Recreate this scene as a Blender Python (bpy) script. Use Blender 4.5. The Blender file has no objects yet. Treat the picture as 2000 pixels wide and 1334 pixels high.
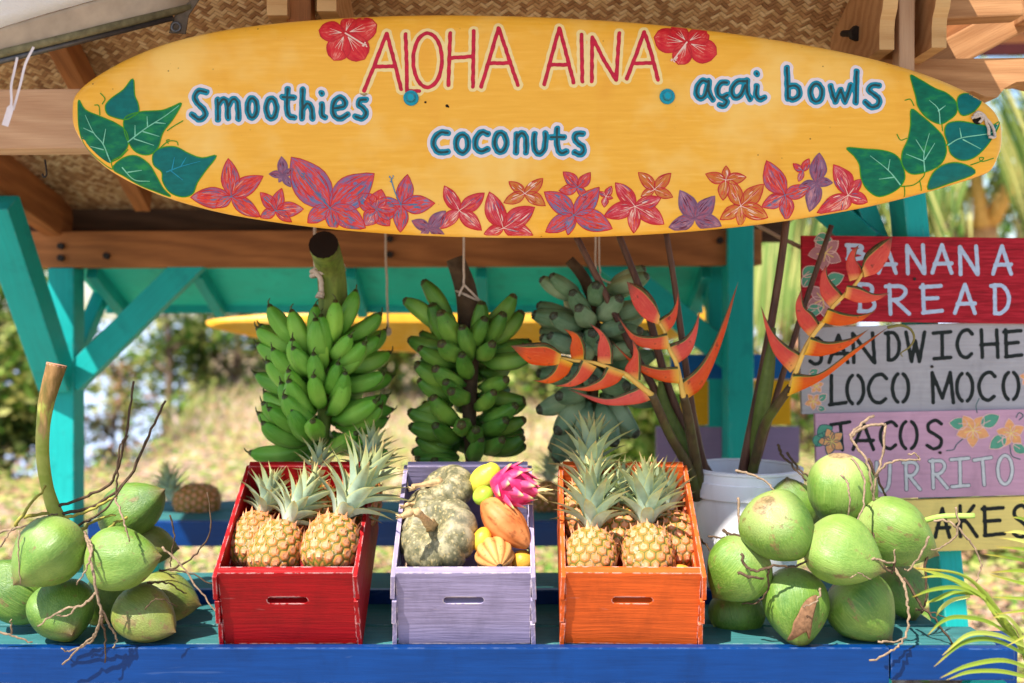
import bpy, bmesh, math, random
import numpy as np
from mathutils import Vector, Matrix, Quaternion, noise as mnoise
random.seed(7)
R = math.radians
sc = bpy.context.scene
col = sc.collection

# ------------------------------------------------------------ camera, sky, sun, exposure
F = 1944.0            # focal length in photo pixels (35 mm lens)
HZ = 620.0            # horizon row of the photograph
CZ = 1.5              # eye height
cam_d = bpy.data.cameras.new("camera")
cam = bpy.data.objects.new("camera", cam_d); col.objects.link(cam)
cam.location = (0, 0, CZ); cam.rotation_euler = (R(90), 0, 0)
cam_d.lens = 35; cam_d.sensor_width = 36
cam_d.shift_y = (HZ - 667.0) / 2000.0
cam_d.clip_start = 0.05; cam_d.clip_end = 20000
cam_d.dof.use_dof = True; cam_d.dof.focus_distance = 2.17; cam_d.dof.aperture_fstop = 1.7
sc.camera = cam

SUN_EL, SUN_AZ = 55.0, 38.0        # azimuth: degrees to the left of straight behind the camera
sd = Vector((-math.sin(R(SUN_AZ)) * math.cos(R(SUN_EL)), -math.cos(R(SUN_AZ)) * math.cos(R(SUN_EL)), math.sin(R(SUN_EL))))
w = bpy.data.worlds.new("World"); sc.world = w; w.use_nodes = True
nt = w.node_tree; nt.nodes.clear()
sky = nt.nodes.new("ShaderNodeTexSky"); sky.sky_type = 'NISHITA'; sky.sun_disc = False
sky.sun_elevation = R(SUN_EL); sky.sun_rotation = math.atan2(sd.x, sd.y)
sky.air_density = 1.0; sky.dust_density = 0.7; sky.ozone_density = 1.0
bg = nt.nodes.new("ShaderNodeBackground"); bg.inputs[1].default_value = 0.12
wo = nt.nodes.new("ShaderNodeOutputWorld")
nt.links.new(sky.outputs[0], bg.inputs[0]); nt.links.new(bg.outputs[0], wo.inputs[0])
sl = bpy.data.lights.new("sun", 'SUN'); sl.energy = 5.0; sl.angle = R(0.53); sl.color = (1.0, 0.955, 0.89)
so = bpy.data.objects.new("sun", sl); col.objects.link(so)
so.rotation_euler = sd.to_track_quat('Z', 'Y').to_euler()
so.location = (-3, -4, 6)
sc.view_settings.view_transform = 'Standard'; sc.view_settings.look = 'None'
sc.view_settings.exposure = 1.0; sc.view_settings.gamma = 1.0; sc.view_settings.use_curve_mapping = False
sc.cycles.max_bounces = 8; sc.cycles.diffuse_bounces = 5

# ------------------------------------------------------------ helpers
def P(px, py, Y):                      # photo pixel + real distance -> point in the place
    return Vector(((px - 1000.0) / F * Y, Y, CZ - (py - HZ) / F * Y))
def S(r, g, b):                        # 8 bit display colour -> linear
    f = lambda c: c / 255 / 12.92 if c <= 10.3 else ((c / 255 + .055) / 1.055) ** 2.4
    return (f(r), f(g), f(b), 1.0)
WM = {}
def link(o, parent, M):
    col.objects.link(o)
    M = M.copy() if M is not None else Matrix()
    o.matrix_basis = M
    if parent is not None:
        o.parent = parent; o.matrix_parent_inverse = WM[parent].inverted()
    WM[o] = M
    return o
def tag(o, label=None, cat=None, group=None, kind=None):
    if label: o['label'] = label
    if cat: o['category'] = cat
    if group: o['group'] = group
    if kind: o['kind'] = kind
    return o
def thing(name, loc, label, cat, group=None, M=None):
    o = bpy.data.objects.new(name, None); o.empty_display_size = .05
    link(o, None, M if M is not None else Matrix.Translation(loc))
    return tag(o, label, cat, group)

class MB:
    def __init__(s): s.v = []; s.f = []; s.m = []; s.uv = []; s.at = []
    def add(s, v, f, mi=0, uv=None, at=None):
        if isinstance(mi, list): mi, uv = 0, mi
        b = len(s.v); s.v += [tuple(p) for p in v]
        s.f += [tuple(i + b for i in q) for q in f]; s.m += [mi] * len(f)
        s.uv += uv if uv else [(0, 0)] * len(v)
        s.at += at if at else [0.0] * len(v)
        return s
    def build(s, name, mats, parent=None, M=None, smooth=True, world=True):
        me = bpy.data.meshes.new(name)
        v = s.v
        if M is not None and world:            # vertices given in world space
            Mi = M.inverted(); v = [tuple(Mi @ Vector(p)) for p in v]
        me.from_pydata(v, [], s.f)
        if not isinstance(mats, (list, tuple)): mats = [mats]
        for m in mats: me.materials.append(m)
        if any(s.m): me.polygons.foreach_set('material_index', s.m)
        me.polygons.foreach_set('use_smooth', [smooth] * len(s.f))
        ul = me.uv_layers.new(name='UVMap'); buf = []
        for q in s.f:
            for i in q: buf += s.uv[i]
        ul.data.foreach_set('uv', buf)
        if any(s.at):
            a = me.attributes.new('cell', 'FLOAT', 'POINT'); a.data.foreach_set('value', s.at)
        me.update()
        o = bpy.data.objects.new(name, me)
        return link(o, parent, M)
def inst(name, me, parent, M):
    return link(bpy.data.objects.new(name, me), parent, M)

def catmull(pts, n=6, closed=False):
    pts = [Vector(p) for p in pts]
    if len(pts) < 3 and not closed:
        a, b = pts[0], pts[-1]; return [a.lerp(b, i / n) for i in range(n + 1)]
    N = len(pts); out = []
    rng = range(N if closed else N - 1)
    for i in rng:
        p1, p2 = pts[i], pts[(i + 1) % N]
        p0 = pts[(i - 1) % N] if (closed or i > 0) else p1 * 2 - p2
        p3 = pts[(i + 2) % N] if (closed or i + 2 < N) else p2 * 2 - p1
        for k in range(n):
            t = k / n
            out.append(.5 * ((2 * p1) + (p2 - p0) * t + (2 * p0 - 5 * p1 + 4 * p2 - p3) * t * t + (3 * p1 - p0 - 3 * p2 + p3) * t ** 3))
    if not closed: out.append(pts[-1])
    return out
def lerpl(tab, t):                     # piecewise linear table
    if t <= tab[0][0]: return tab[0][1]
    for (a, va), (b, vb) in zip(tab, tab[1:]):
        if t <= b: return va + (vb - va) * (t - a) / (b - a)
    return tab[-1][1]
def tube(pts, rad, n=8, cap=True, sect=None):
    pts = [Vector(p) for p in pts]; N = len(pts)
    if not isinstance(rad, (list, tuple)): rad = [rad] * N
    v = []; f = []; uv = []
    T = (pts[1] - pts[0]).normalized()
    A = T.orthogonal().normalized()
    for i, p in enumerate(pts):
        t = (pts[min(i + 1, N - 1)] - pts[max(i - 1, 0)])
        t = t.normalized() if t.length > 1e-9 else T
        q = T.rotation_difference(t); A = (q @ A); A = (A - t * A.dot(t)).normalized(); T = t
        B = t.cross(A)
        for k in range(n + 1):
            ph = 2 * math.pi * k / n; r = rad[i] * (sect(ph) if sect else 1)
            v.append(p + A * (math.cos(ph) * r) + B * (math.sin(ph) * r)); uv.append((i / (N - 1), k / n))
    for i in range(N - 1):
        for k in range(n):
            a = i * (n + 1) + k; f.append((a, a + 1, a + n + 2, a + n + 1))
    if cap:
        for i in (0, N - 1):
            c = len(v); v.append(pts[i]); uv.append((i / (N - 1), .5))
            for k in range(n):
                a = i * (n + 1) + k; f.append((a + 1, a, c) if i == 0 else (a, a + 1, c))
    return v, f, uv
def wiggle(pts, n, amp, seed=0):
    out = []
    for i, p in enumerate(catmull(pts, n)):
        out.append(p + Vector(mnoise.noise_vector(Vector((i * .9, seed * 7.3, 1.7)))) * amp)
    return out
def frame(p0, p1, up=Vector((0, 0, 1))):
    x = (p1 - p0).normalized()
    y = up.cross(x); y = y.normalized() if y.length > 1e-6 else Vector((0, 1, 0))
    z = x.cross(y)
    M = Matrix((x, y, z)).transposed().to_4x4(); M.translation = p0
    return M
def box_mesh(name, l, w, h, bev=.004, mat=None, wav=0):
    bm = bmesh.new(); bmesh.ops.create_cube(bm, size=1)
    for q in bm.verts: q.co = Vector(((q.co.x + .5) * l, q.co.y * w, q.co.z * h))
    if bev: bmesh.ops.bevel(bm, geom=list(bm.edges), offset=bev, segments=2, affect='EDGES', profile=.6)
    me = bpy.data.meshes.new(name); bm.to_mesh(me); bm.free()
    me.materials.append(mat)
    return me
def beam(name, p0, p1, w, h, mat, parent=None, bev=.004, up=Vector((0, 0, 1))):   # runs along local X
    p0 = Vector(p0); p1 = Vector(p1)
    return inst(name, box_mesh(name, (p1 - p0).length, w, h, bev, mat), parent, frame(p0, p1, up))
def lathe(prof, n=32, mod=None):       # prof: (r, z); mod(phi, t) radius factor
    v = []; f = []; uv = []; N = len(prof)
    for i, (r, z) in enumerate(prof):
        for k in range(n + 1):
            ph = 2 * math.pi * k / n; q = r * (mod(ph, i / (N - 1)) if mod else 1)
            v.append((q * math.cos(ph), q * math.sin(ph), z)); uv.append((i / (N - 1), k / n))
    for i in range(N - 1):
        for k in range(n):
            a = i * (n + 1) + k; f.append((a, a + 1, a + n + 2, a + n + 1))
    return v, f, uv
def axis_M(loc, axis, roll=0, sc_=(1, 1, 1)):     # local Z -> axis
    q = Vector((0, 0, 1)).rotation_difference(Vector(axis).normalized())
    return Matrix.Translation(loc) @ q.to_matrix().to_4x4() @ Matrix.Rotation(roll, 4, 'Z') @ Matrix.Diagonal((*sc_, 1))
def blade(mb, pts, wid, nrm, fold=.25, mi=0):     # channelled leaf blade along pts
    N = len(pts); v = []; f = []; uv = []
    for i, p in enumerate(pts):
        t = (pts[min(i + 1, N - 1)] - pts[max(i - 1, 0)]).normalized()
        s = t.cross(nrm); s = s.normalized() if s.length > 1e-6 else Vector((1, 0, 0))
        n2 = s.cross(t)
        v += [p - s * wid[i] + n2 * wid[i] * fold, p, p + s * wid[i] + n2 * wid[i] * fold]
        uv += [(i / (N - 1), 0), (i / (N - 1), .5), (i / (N - 1), 1)]
    for i in range(N - 1):
        a = i * 3; f += [(a, a + 1, a + 4, a + 3), (a + 1, a + 2, a + 5, a + 4)]
    mb.add(v, f, mi, uv)

# ------------------------------------------------------------ materials
class NM:
    def __init__(s, name):
        s.m = bpy.data.materials.new(name); s.m.use_nodes = True; s.t = s.m.node_tree; s.t.nodes.clear()
    def n(s, typ, **kw):
        q = s.t.nodes.new('ShaderNode' + typ)
        for k, x in kw.items(): setattr(q, k, x)
        return q
    def put(s, node, idx, val):
        if val is None: return
        i = node.inputs[idx]
        if isinstance(val, bpy.types.NodeSocket): s.t.links.new(val, i)
        else: i.default_value = val
    def coord(s, which='Object', scale=(1, 1, 1), rot=(0, 0, 0)):
        c = s.n('TexCoord'); mp = s.n('Mapping')
        s.t.links.new(c.outputs[which], mp.inputs[0]); mp.inputs['Scale'].default_value = scale; mp.inputs['Rotation'].default_value = rot
        return mp.outputs[0]
    def noise(s, vec, scale=5, detail=3, rough=.55, dist=0, col_=False):
        q = s.n('TexNoise'); s.put(q, 'Vector', vec); s.put(q, 'Scale', scale); s.put(q, 'Detail', detail); s.put(q, 'Roughness', rough); s.put(q, 'Distortion', dist)
        return q.outputs[1 if col_ else 0]
    def vor(s, vec, scale=5, out='Distance', feature='F1'):
        q = s.n('TexVoronoi', feature=feature); s.put(q, 'Vector', vec); s.put(q, 'Scale', scale); return q.outputs[out]
    def ramp(s, fac, stops, interp='LINEAR'):
        q = s.n('ValToRGB'); e = q.color_ramp; e.interpolation = interp
        while len(e.elements) < len(stops): e.elements.new(.5)
        for k, (p, c) in enumerate(stops):
            e.elements[k].position = p; e.elements[k].color = c if not isinstance(c, (int, float)) else (c, c, c, 1)
        s.put(q, 0, fac); return q.outputs[0]
    def mix(s, fac, a, b, mode='MIX'):
        q = s.n('Mix', data_type='RGBA', blend_type=mode); s.put(q, 0, fac); s.put(q, 6, a); s.put(q, 7, b); return q.outputs[2]
    def math(s, op, a, b=None, c=None):
        q = s.n('Math', operation=op); s.put(q, 0, a)
        if b is not None: s.put(q, 1, b)
        if c is not None: s.put(q, 2, c)
        return q.outputs[0]
    def hsv(s, c, h=.5, sat=1, v=1):
        q = s.n('HueSaturation'); s.put(q, 'Hue', h); s.put(q, 'Saturation', sat); s.put(q, 'Value', v); s.put(q, 'Color', c); return q.outputs[0]
    def rand(s): return s.n('ObjectInfo').outputs['Random']
    def uvx(s):
        c = s.n('TexCoord'); q = s.n('SeparateXYZ'); s.t.links.new(c.outputs['UV'], q.inputs[0]); return q.outputs
    def attr(s, name): return s.n('Attribute', attribute_name=name).outputs['Fac']
    def bump(s, h, st=.3, d=.01):
        q = s.n('Bump'); s.put(q, 'Height', h); s.put(q, 'Strength', st); s.put(q, 'Distance', d); return q.outputs[0]
    def edge(s, r=.004):                # 0..1 along worn edges
        b = s.n('Bevel', samples=4); b.inputs[0].default_value = r
        g = s.n('NewGeometry'); d = s.n('VectorMath', operation='DOT_PRODUCT')
        s.t.links.new(b.outputs[0], d.inputs[0]); s.t.links.new(g.outputs['Normal'], d.inputs[1])
        return s.math('SUBTRACT', 1.0, d.outputs['Value'])
    def done(s, c, rough=.6, bump=None, spec=.4, trans=0, coat=0, metal=0, sss=0):
        b = s.n('BsdfPrincipled'); o = s.n('OutputMaterial')
        s.put(b, 'Base Color', c); s.put(b, 'Roughness', rough); s.put(b, 'Specular IOR Level', spec * .5); s.put(b, 'Coat Weight', coat); s.put(b, 'Coat Roughness', .2); s.put(b, 'Metallic', metal)
        if sss: s.put(b, 'Subsurface Weight', sss); s.put(b, 'Subsurface Radius', (.01, .008, .004)); s.put(b, 'Subsurface Scale', .3)
        if bump: s.put(b, 'Normal', bump)
        if trans:
            tr = s.n('BsdfTranslucent'); s.put(tr, 0, c); mx = s.n('MixShader'); s.put(mx, 0, trans)
            s.t.links.new(b.outputs[0], mx.inputs[1]); s.t.links.new(tr.outputs[0], mx.inputs[2]); s.t.links.new(mx.outputs[0], o.inputs[0])
        else: s.t.links.new(b.outputs[0], o.inputs[0])
        return s.m
MATS = {}
def flat(name, c, rough=.6, var=.12, scale=30, spec=.4, **kw):
    if name in MATS: return MATS[name]
    q = NM(name); nz = q.noise(q.coord(), scale, 4)
    v = q.ramp(nz, [(.3, 1 - var), (.7, 1 + var)])
    MATS[name] = q.done(q.mix(1, c, v, 'MULTIPLY'), rough, q.bump(nz, .15, .003), spec, **kw); return MATS[name]
def paint(name, c, under=S(200, 180, 160), wear=.5, rough=.5, grain=1, var=.1, spec=.4, axis=0):
    q = NM(name)
    sc_ = [1.0, 1.0, 1.0]; sc_[axis] = .06
    st = q.noise(q.coord('Object', tuple(sc_)), 120, 4, .6)          # brush marks / wood grain along the board
    bl = q.noise(q.coord(), 6, 3)
    fac = q.math('ADD', q.math('MULTIPLY', st, .55), q.math('MULTIPLY', bl, .45))
    cc = q.mix(1, c, q.ramp(fac, [(.3, 1 - var * 1.6), (.7, 1 + var)]), 'MULTIPLY')
    if wear:
        e = q.edge(.005); nz = q.noise(q.coord(), 45, 5, .65)
        k = q.ramp(q.math('MULTIPLY', e, q.ramp(nz, [(.44, 0), (.62, 1.6)])), [(.06, 0), (.16, 1)])
        chip = q.ramp(q.noise(q.coord('Object', tuple(x * 1.0 + .2 for x in sc_)), 38, 5, .6), [(.735 - .03 * wear, 0), (.75, .8)])
        cc = q.mix(q.math('MULTIPLY', k, wear), cc, under); cc = q.mix(q.math('MULTIPLY', chip, wear), cc, q.mix(.5, c, S(70, 55, 45)))
    sm = q.noise(q.coord('Object', (1.0, 1.0, .45)), 9, 5, .6); cc = q.mix(1, cc, q.ramp(sm, [(.32, .78), (.46, 1), (.62, 1), (.74, 1.12)]), 'MULTIPLY')
    sg = q.noise(q.coord('Object', tuple(x * .5 + .04 for x in sc_)), 85, 2, .5, .6); cc = q.mix(q.math('MULTIPLY', q.ramp(sg, [(.72, 0), (.76, .3)]), wear), cc, q.mix(.55, c, under))
    h = q.math('ADD', q.math('MULTIPLY', st, grain), q.math('MULTIPLY', bl, .4))
    return q.done(cc, q.ramp(st, [(0, rough - .1), (1, rough + .15)]), q.bump(h, .35, .003), spec)
def wood(name, a, b, knots=True, rough=.7):
    q = NM(name)
    v = q.coord('Object', (1.0, 7, 7))
    d = q.noise(q.coord('Object', (.8, 3, 3)), 3, 2)
    wv = q.n('TexWave', wave_type='BANDS', bands_direction='DIAGONAL'); q.put(wv, 0, v); q.put(wv, 'Scale', 1.6); q.put(wv, 'Distortion', 7); q.put(wv, 'Detail', 3); q.put(wv, 'Detail Scale', 1.2)
    fine = q.noise(q.coord('Object', (2, 60, 60)), 6, 4)
    fac = q.math('ADD', q.math('MULTIPLY', wv.outputs[1], .2), q.math('ADD', q.math('MULTIPLY', fine, .5), q.math('MULTIPLY', d, .35)))
    cc = q.ramp(fac, [(.25, a), (.8, b)])
    big = q.noise(q.coord(), 2.5, 2); cc = q.mix(1, cc, q.ramp(big, [(.3, .8), (.7, 1.12)]), 'MULTIPLY')
    return q.done(cc, rough, q.bump(fine, .3, .002), .3)
M_TEAL = paint('teal_paint', S(22, 164, 160), S(190, 205, 200), .35, .5)
M_TEALD = paint('weathered_shaded_teal_paint', S(54, 108, 108), S(150, 168, 168), .7, .6, 1.5, .2)  # weathered teal, its colour also darkened for shade from crates and roof
M_BLUE = paint('blue_gloss_paint', S(0, 50, 108), S(150, 168, 196), .32, .34, .6, .16, .5)
M_PINE = wood('pine_wood', S(196, 146, 100), S(148, 100, 62))
M_PINK = wood('pale_fir_wood', S(204, 166, 132), S(172, 130, 98))
M_BEAM = wood('brown_wood', S(180, 116, 68), S(124, 76, 44))
M_DARK = wood('dark_weathered_wood', S(92, 68, 50), S(56, 40, 30))
M_LTWOOD = wood('light_end_grain', S(214, 172, 118), S(180, 132, 82))
M_METAL = flat('dull_steel', S(96, 94, 96), .45, .2, 60, metal=.8)
M_RUST = flat('rusty_black_iron', S(42, 34, 30), .6, .3, 90)
M_ROPE = flat('pale_rope_fibre', S(196, 176, 160), .9, .2, 300)
M_CORD = flat('brown_cord', S(150, 124, 100), .9, .2, 300)
# ------------------------------------------------------------ ground, water
def ground_z(x, y):
    if y < 5: z = 0
    elif y < 13: z = .70 * ((y - 5) / 8) ** 1.3
    elif y < 19: z = .70 + .12 * (y - 13) / 6
    else: z = .82 - .16 * (y - 19) - .004 * (y - 19) ** 2
    e = max(0, min(1, (-x - .30 * y - .2) / 1.2)) * max(0, y - 8.3)
    z -= .55 * e + .05 * e * e
    z += .05 * mnoise.noise(Vector((x * .5, y * .5, 0))) * (1 if y > 4.2 else 0)
    return max(z, -59)
mb = MB(); ys = [-60, -20, -8, -3, 0, 2, 3, 4] + [4.5 + .5 * i for i in range(40)] + [26, 30, 36, 45, 60, 90, 140]
xs = [-400, -150, -60, -30] + [-18 + i for i in range(37)] + [30, 60, 150, 400]
mb.add([(x, y, ground_z(x, y)) for y in ys for x in xs], [(j * len(xs) + i, j * len(xs) + i + 1, (j + 1) * len(xs) + i + 1, (j + 1) * len(xs) + i) for j in range(len(ys) - 1) for i in range(len(xs) - 1)])
q = NM('dry_ground')
v = q.coord(); n1 = q.noise(v, 1.1, 4); n2 = q.noise(v, 14, 5, .7); n3 = q.noise(v, 60, 3)
c = q.ramp(n2, [(.3, S(116, 88, 76)), (.5, S(200, 168, 144)), (.7, S(230, 208, 188))])
c = q.mix(q.ramp(n1, [(.45, 0), (.6, .75)]), c, q.ramp(n2, [(.35, S(120, 124, 60)), (.6, S(190, 180, 96))]))
M_GROUND = q.done(c, .95, q.bump(q.math('ADD', n2, n3), .6, .03))
g = mb.build('ground', M_GROUND); tag(g, kind='structure')
# paved forecourt in front of the stall
mb = MB(); mb.add([(-9, -12, .004), (9, -12, .004), (9, 1.7, .004), (-9, 1.7, .004)], [(0, 1, 2, 3)])
tag(mb.build('pavement', flat('pale_concrete', S(158, 152, 144), .9, .15, 8)), kind='structure')
mb = MB(); mb.add([(-9000, 150, -58.5), (9000, 150, -58.5), (9000, 15000, -58.5), (-9000, 15000, -58.5)], [(0, 1, 2, 3)])
tag(mb.build('water', flat('pale_sea', S(176, 190, 214), .5, .1, .01)), kind='structure')

# low leafy ground cover and fallen leaves: nobody could count it
def leaf_mat(name, a, b, dry=None, tr=.35):
    q = NM(name); rnd = q.n('NewGeometry').outputs['Random Per Island']
    st = [(0, a), (.55, b)] + ([(.8, dry)] if dry else []) 
    return q.done(q.ramp(rnd, st), .55, None, .35, trans=tr)
M_COVER = leaf_mat('ground_cover_leaf', S(92, 134, 50), S(178, 188, 100), S(190, 144, 116), .35)
M_LITTER = leaf_mat('leaf_litter', S(136, 100, 80), S(216, 190, 164), S(166, 126, 104), .1)
def leaf(mb, p, d, n, l, wd, mi=0):
    d = d.normalized(); s = d.cross(n)
    s = s.normalized() if s.length > 1e-6 else Vector((1, 0, 0)); u = s.cross(d)
    mb.add([p, p + d * l * .45 + s * wd + u * wd * .3, p + d * l, p + d * l * .45 - s * wd + u * wd * .3], [(0, 1, 2), (0, 2, 3)], mi)
rg = random.Random(3)
mb = MB(); ml = MB()
for i in range(46000):
    y = 3.9 + 8.1 * rg.random() ** 1.25; x = (rg.random() * 2 - 1) * (y * .62 + .4)
    den = mnoise.noise(Vector((x * .9, y * .9, 4))) + .72
    z = ground_z(x, y)
    a = rg.random() * 6.28
    if rg.random() < max(.12, den) and (y > 4.9 or rg.random() < .4):
        h = rg.random() * .22
        leaf(mb, Vector((x, y, z + h)), Vector((math.cos(a), math.sin(a), rg.uniform(-.2, .5))), Vector((0, -.3, 1)), rg.uniform(.035, .075), rg.uniform(.013, .027))
    else:
        leaf(ml, Vector((x, y, z + .005 + rg.random() * .03)), Vector((math.cos(a), math.sin(a), rg.uniform(-.2, .35))), Vector((rg.uniform(-.4, .4), rg.uniform(-.4, .4), 1)), rg.uniform(.035, .08), rg.uniform(.01, .02))
tag(mb.build('ground_cover', M_COVER, smooth=False), 'low yellow green leafy plants covering the ground behind the stall', 'ground cover', kind='stuff')
tag(ml.build('leaf_litter', M_LITTER, smooth=False), 'dry brown fallen leaves strewn behind the stall', 'leaf litter', kind='stuff')
# dry straw grass further up the slope
mg = MB()
for i in range(16000):
    y = 9 + 10 * rg.random(); x = (rg.random() * 2 - 1) * (y * .6 + 1)
    z = ground_z(x, y); a = rg.random() * 6.28; h = rg.uniform(.08, .3)
    leaf(mg, Vector((x, y, z)), Vector((math.cos(a) * .6, math.sin(a) * .6, 1)), Vector((math.sin(a), -math.cos(a), 0)), h, .012)
tag(mg.build('dry_grass', leaf_mat('straw_grass', S(216, 188, 166), S(236, 212, 194), S(204, 190, 140), .3), smooth=False), 'pale dry straw grass on the slope behind the stall', 'grass', kind='stuff')

# ------------------------------------------------------------ trees and bushes behind
M_BARK = flat('grey_brown_bark', S(112, 92, 78), .9, .35, 18)
TL = [leaf_mat('tree_leaf_bright', S(54, 94, 32), S(126, 156, 64), S(196, 194, 116)),
      leaf_mat('tree_leaf_dark', S(28, 54, 28), S(70, 98, 46), S(120, 132, 64)),
      leaf_mat('tree_leaf_dry', S(96, 104, 52), S(164, 156, 92), S(176, 128, 100))]
def tree(px, py, Y, H, Wd, nl, kind, label, cat='tree', trunk=True, lsz=.12, base=.25, seed=0, lean=0):
    r_ = random.Random(seed * 31 + int(px)); x = (px - 1000) / F * Y
    z0 = ground_z(x, Y) if py is None else CZ - (py - HZ) / F * Y
    nm = 'tree' if trunk else 'bush'
    t = thing(nm, (x, Y, z0), label, cat, 'trees and bushes behind the stall')
    mt = MB(); tips = [];low = base < .2
    top = Vector((x + lean, Y, z0 + H * .8))
    b = Vector((x, Y, z0 - .1)); mid = b.lerp(top, .5) + Vector((r_.uniform(-.2, .2), r_.uniform(-.2, .2), 0)) * Wd * .4
    rr = .03 + H * .018
    path = catmull([b, mid, top], 7); mt.add(*tube(path, [rr * (1 - .75 * i / (len(path) - 1)) for i in range(len(path))], 7)[:2]); tips.append(top)
    for k in range(9):
        s = path[int(len(path) * (base + (1 - base) * r_.random()) * .95)]
        a = r_.random() * 6.28; e = s + Vector((math.cos(a) * Wd * .42, math.sin(a) * Wd * .42, H * r_.uniform(.02, .25))) * r_.uniform(.6, 1.1)
        m_ = s.lerp(e, .5) + Vector((0, 0, H * .05)); pp = catmull([s, m_, e], 4)
        mt.add(*tube(pp, [rr * .4 * (1 - .8 * i / (len(pp) - 1)) for i in range(len(pp))], 5)[:2]); tips += [e, m_]
    if low:
        for k in range(7): tips.append(b + Vector((r_.uniform(-.5, .5) * Wd, r_.uniform(-.3, .3) * Wd, H * r_.uniform(.05, .5))))
    mt.build('trunk', M_BARK, t)
    mc = MB(); cl = [(p, r_.uniform(.5, 1.2) * Wd * .2) for p in tips for _ in range(2)]
    for i in range(nl):
        p, rad = cl[r_.randrange(len(cl))]
        g_ = Vector((r_.gauss(0, 1), r_.gauss(0, 1), r_.gauss(0, .8))) * rad * .6
        d = Vector((r_.gauss(0, 1), r_.gauss(0, 1), r_.gauss(-.3, .7)))
        leaf(mc, p + g_, d, Vector((r_.gauss(0, .6), r_.gauss(0, .6), 1)), lsz * r_.uniform(.7, 1.4), lsz * .32)
    mc.build('crown', TL[kind], t, smooth=False)
    return t
tree(8, None, 9.2, 2.7, 1.7, 3000, 1, 'dark green bushy tree at the left edge behind the teal post', lsz=.11, base=.1, seed=1)
tree(-60, None, 8.4, 2.6, 1.6, 1800, 0, 'loose bright tree cut by the left edge of the picture', lsz=.12, base=.1, seed=2)
tree(172, None, 10.5, 1.7, .8, 500, 2, 'thin sparse tree just right of the left teal post', lsz=.09, base=.2, seed=3, lean=.3)
tree(238, None, 11.5, 2.4, 1.0, 420, 2, 'slim bare stemmed tree below the left diagonal brace', lsz=.09, seed=4)
tree(322, None, 11.5, 2.3, 1.5, 1900, 0, 'bright green tree with dark low trunk right of the left brace', lsz=.10, base=.15, seed=5)
tree(395, None, 12.5, 2.4, 1.7, 2000, 0, 'leafy green tree under the pale left end of the rear surfboard', lsz=.11, base=.1, seed=6)
tree(460, None, 12, 2.1, 1.5, 1900, 1, 'dark stemmed green tree left of the first banana bunch', lsz=.10, base=.1, seed=7)
tree(545, None, 12.5, 2.3, 1.7, 1700, 0, 'green tree hidden behind the first banana bunch', lsz=.11, base=.1, seed=8)
tree(690, None, 11.2, 2.0, 1.7, 2200, 1, 'dark green tree seen right of the first banana bunch', lsz=.11, base=.1, seed=9)
tree(785, None, 11.5, 2.0, 1.6, 2000, 0, 'bright tree in the gap left of the second banana bunch', lsz=.11, base=.1, seed=10)
tree(955, None, 11.5, 2.0, 1.9, 2000, 0, 'green tree behind the second banana bunch', lsz=.11, base=.1, seed=11)
tree(1060, None, 11, 1.9, 1.5, 1700, 0, 'green tree between second and third banana bunches', lsz=.10, base=.1, seed=12)
tree(1250, None, 8.0, 1.5, 1.2, 1900, 0, 'fresh green bush behind the red heliconia stems', 'bush', False, .12, .05, 13)
tree(1490, None, 10, 2.1, 1.2, 1300, 2, 'pale dry leaved tree right of the right teal post', lsz=.11, base=.15, seed=14)
tree(1575, None, 9, 1.5, 1.0, 900, 2, 'pinkish dry tree beside the left edge of the menu signs', lsz=.11, base=.1, seed=15)
tree(1690, None, 12, 2.9, 2.0, 1200, 0, 'green tree hidden behind the menu signs', lsz=.12, base=.1, seed=16)
tree(1860, None, 11, 3.6, 1.8, 1100, 0, 'bright tree above the red sign at the right', lsz=.13, base=.35, seed=17)
tree(1990, None, 10, 3.8, 2.0, 1000, 0, 'sunlit tree at the right edge beside the surfboard tip', lsz=.13, base=.35, seed=18)
tree(1960, None, 6.2, .9, 1.0, 1300, 0, 'light green bush below the yellow sign at the right edge', 'bush', False, .11, .05, 19)
tree(1560, None, 6.5, .9, .7, 600, 0, 'low pale bush between white bucket and pink sign', 'bush', False, .09, .05, 20)

tree(-330, None, 8.0, 2.6, 1.8, 1500, 1, 'dark tree standing left of the picture edge beyond the stall', lsz=.12, base=.1, seed=31)
tree(-700, None, 8.0, 2.4, 1.8, 1300, 0, 'light green tree furthest left beyond the stall', lsz=.12, base=.1, seed=32)
tree(2250, None, 9.0, 2.8, 2.0, 1300, 0, 'green tree furthest right beyond the menu signs', lsz=.12, base=.1, seed=33)
# palm tree behind, right: trunk with cut boot, hanging leaflets
t = thing('palm_tree', P(1925, 700, 7.5), 'palm tree with cut leaf bases and drooping leaflets behind the red sign', 'palm tree')
mb = MB(); b0 = P(1925, 900, 7.5); b0.z = ground_z(b0.x, 7.5) - .1
mb.add(*tube(catmull([b0, P(1920, 600, 7.5), P(1915, 430, 7.5)], 6), [.16 - .004 * i for i in range(13)], 12)[:2]); mb.build('trunk', flat('pale_palm_bark', S(190, 150, 112), .9, .25, 20), t)
mb = MB(); mb.add(*tube([P(1918, 440, 7.4), P(1912, 390, 7.35), P(1903, 330, 7.3)], [.07, .05, .045], 8)[:2])
mb.add(*tube([P(1935, 430, 7.4), P(1965, 380, 7.2), P(1985, 330, 7.1)], [.07, .05, .04], 8)[:2]); mb.build('leaf_base', flat('tan_leaf_base', S(222, 178, 110), .8, .15, 30), t)
M_PALM = leaf_mat('palm_leaf', S(64, 96, 40), S(128, 150, 74), S(196, 190, 116), .35)
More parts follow.
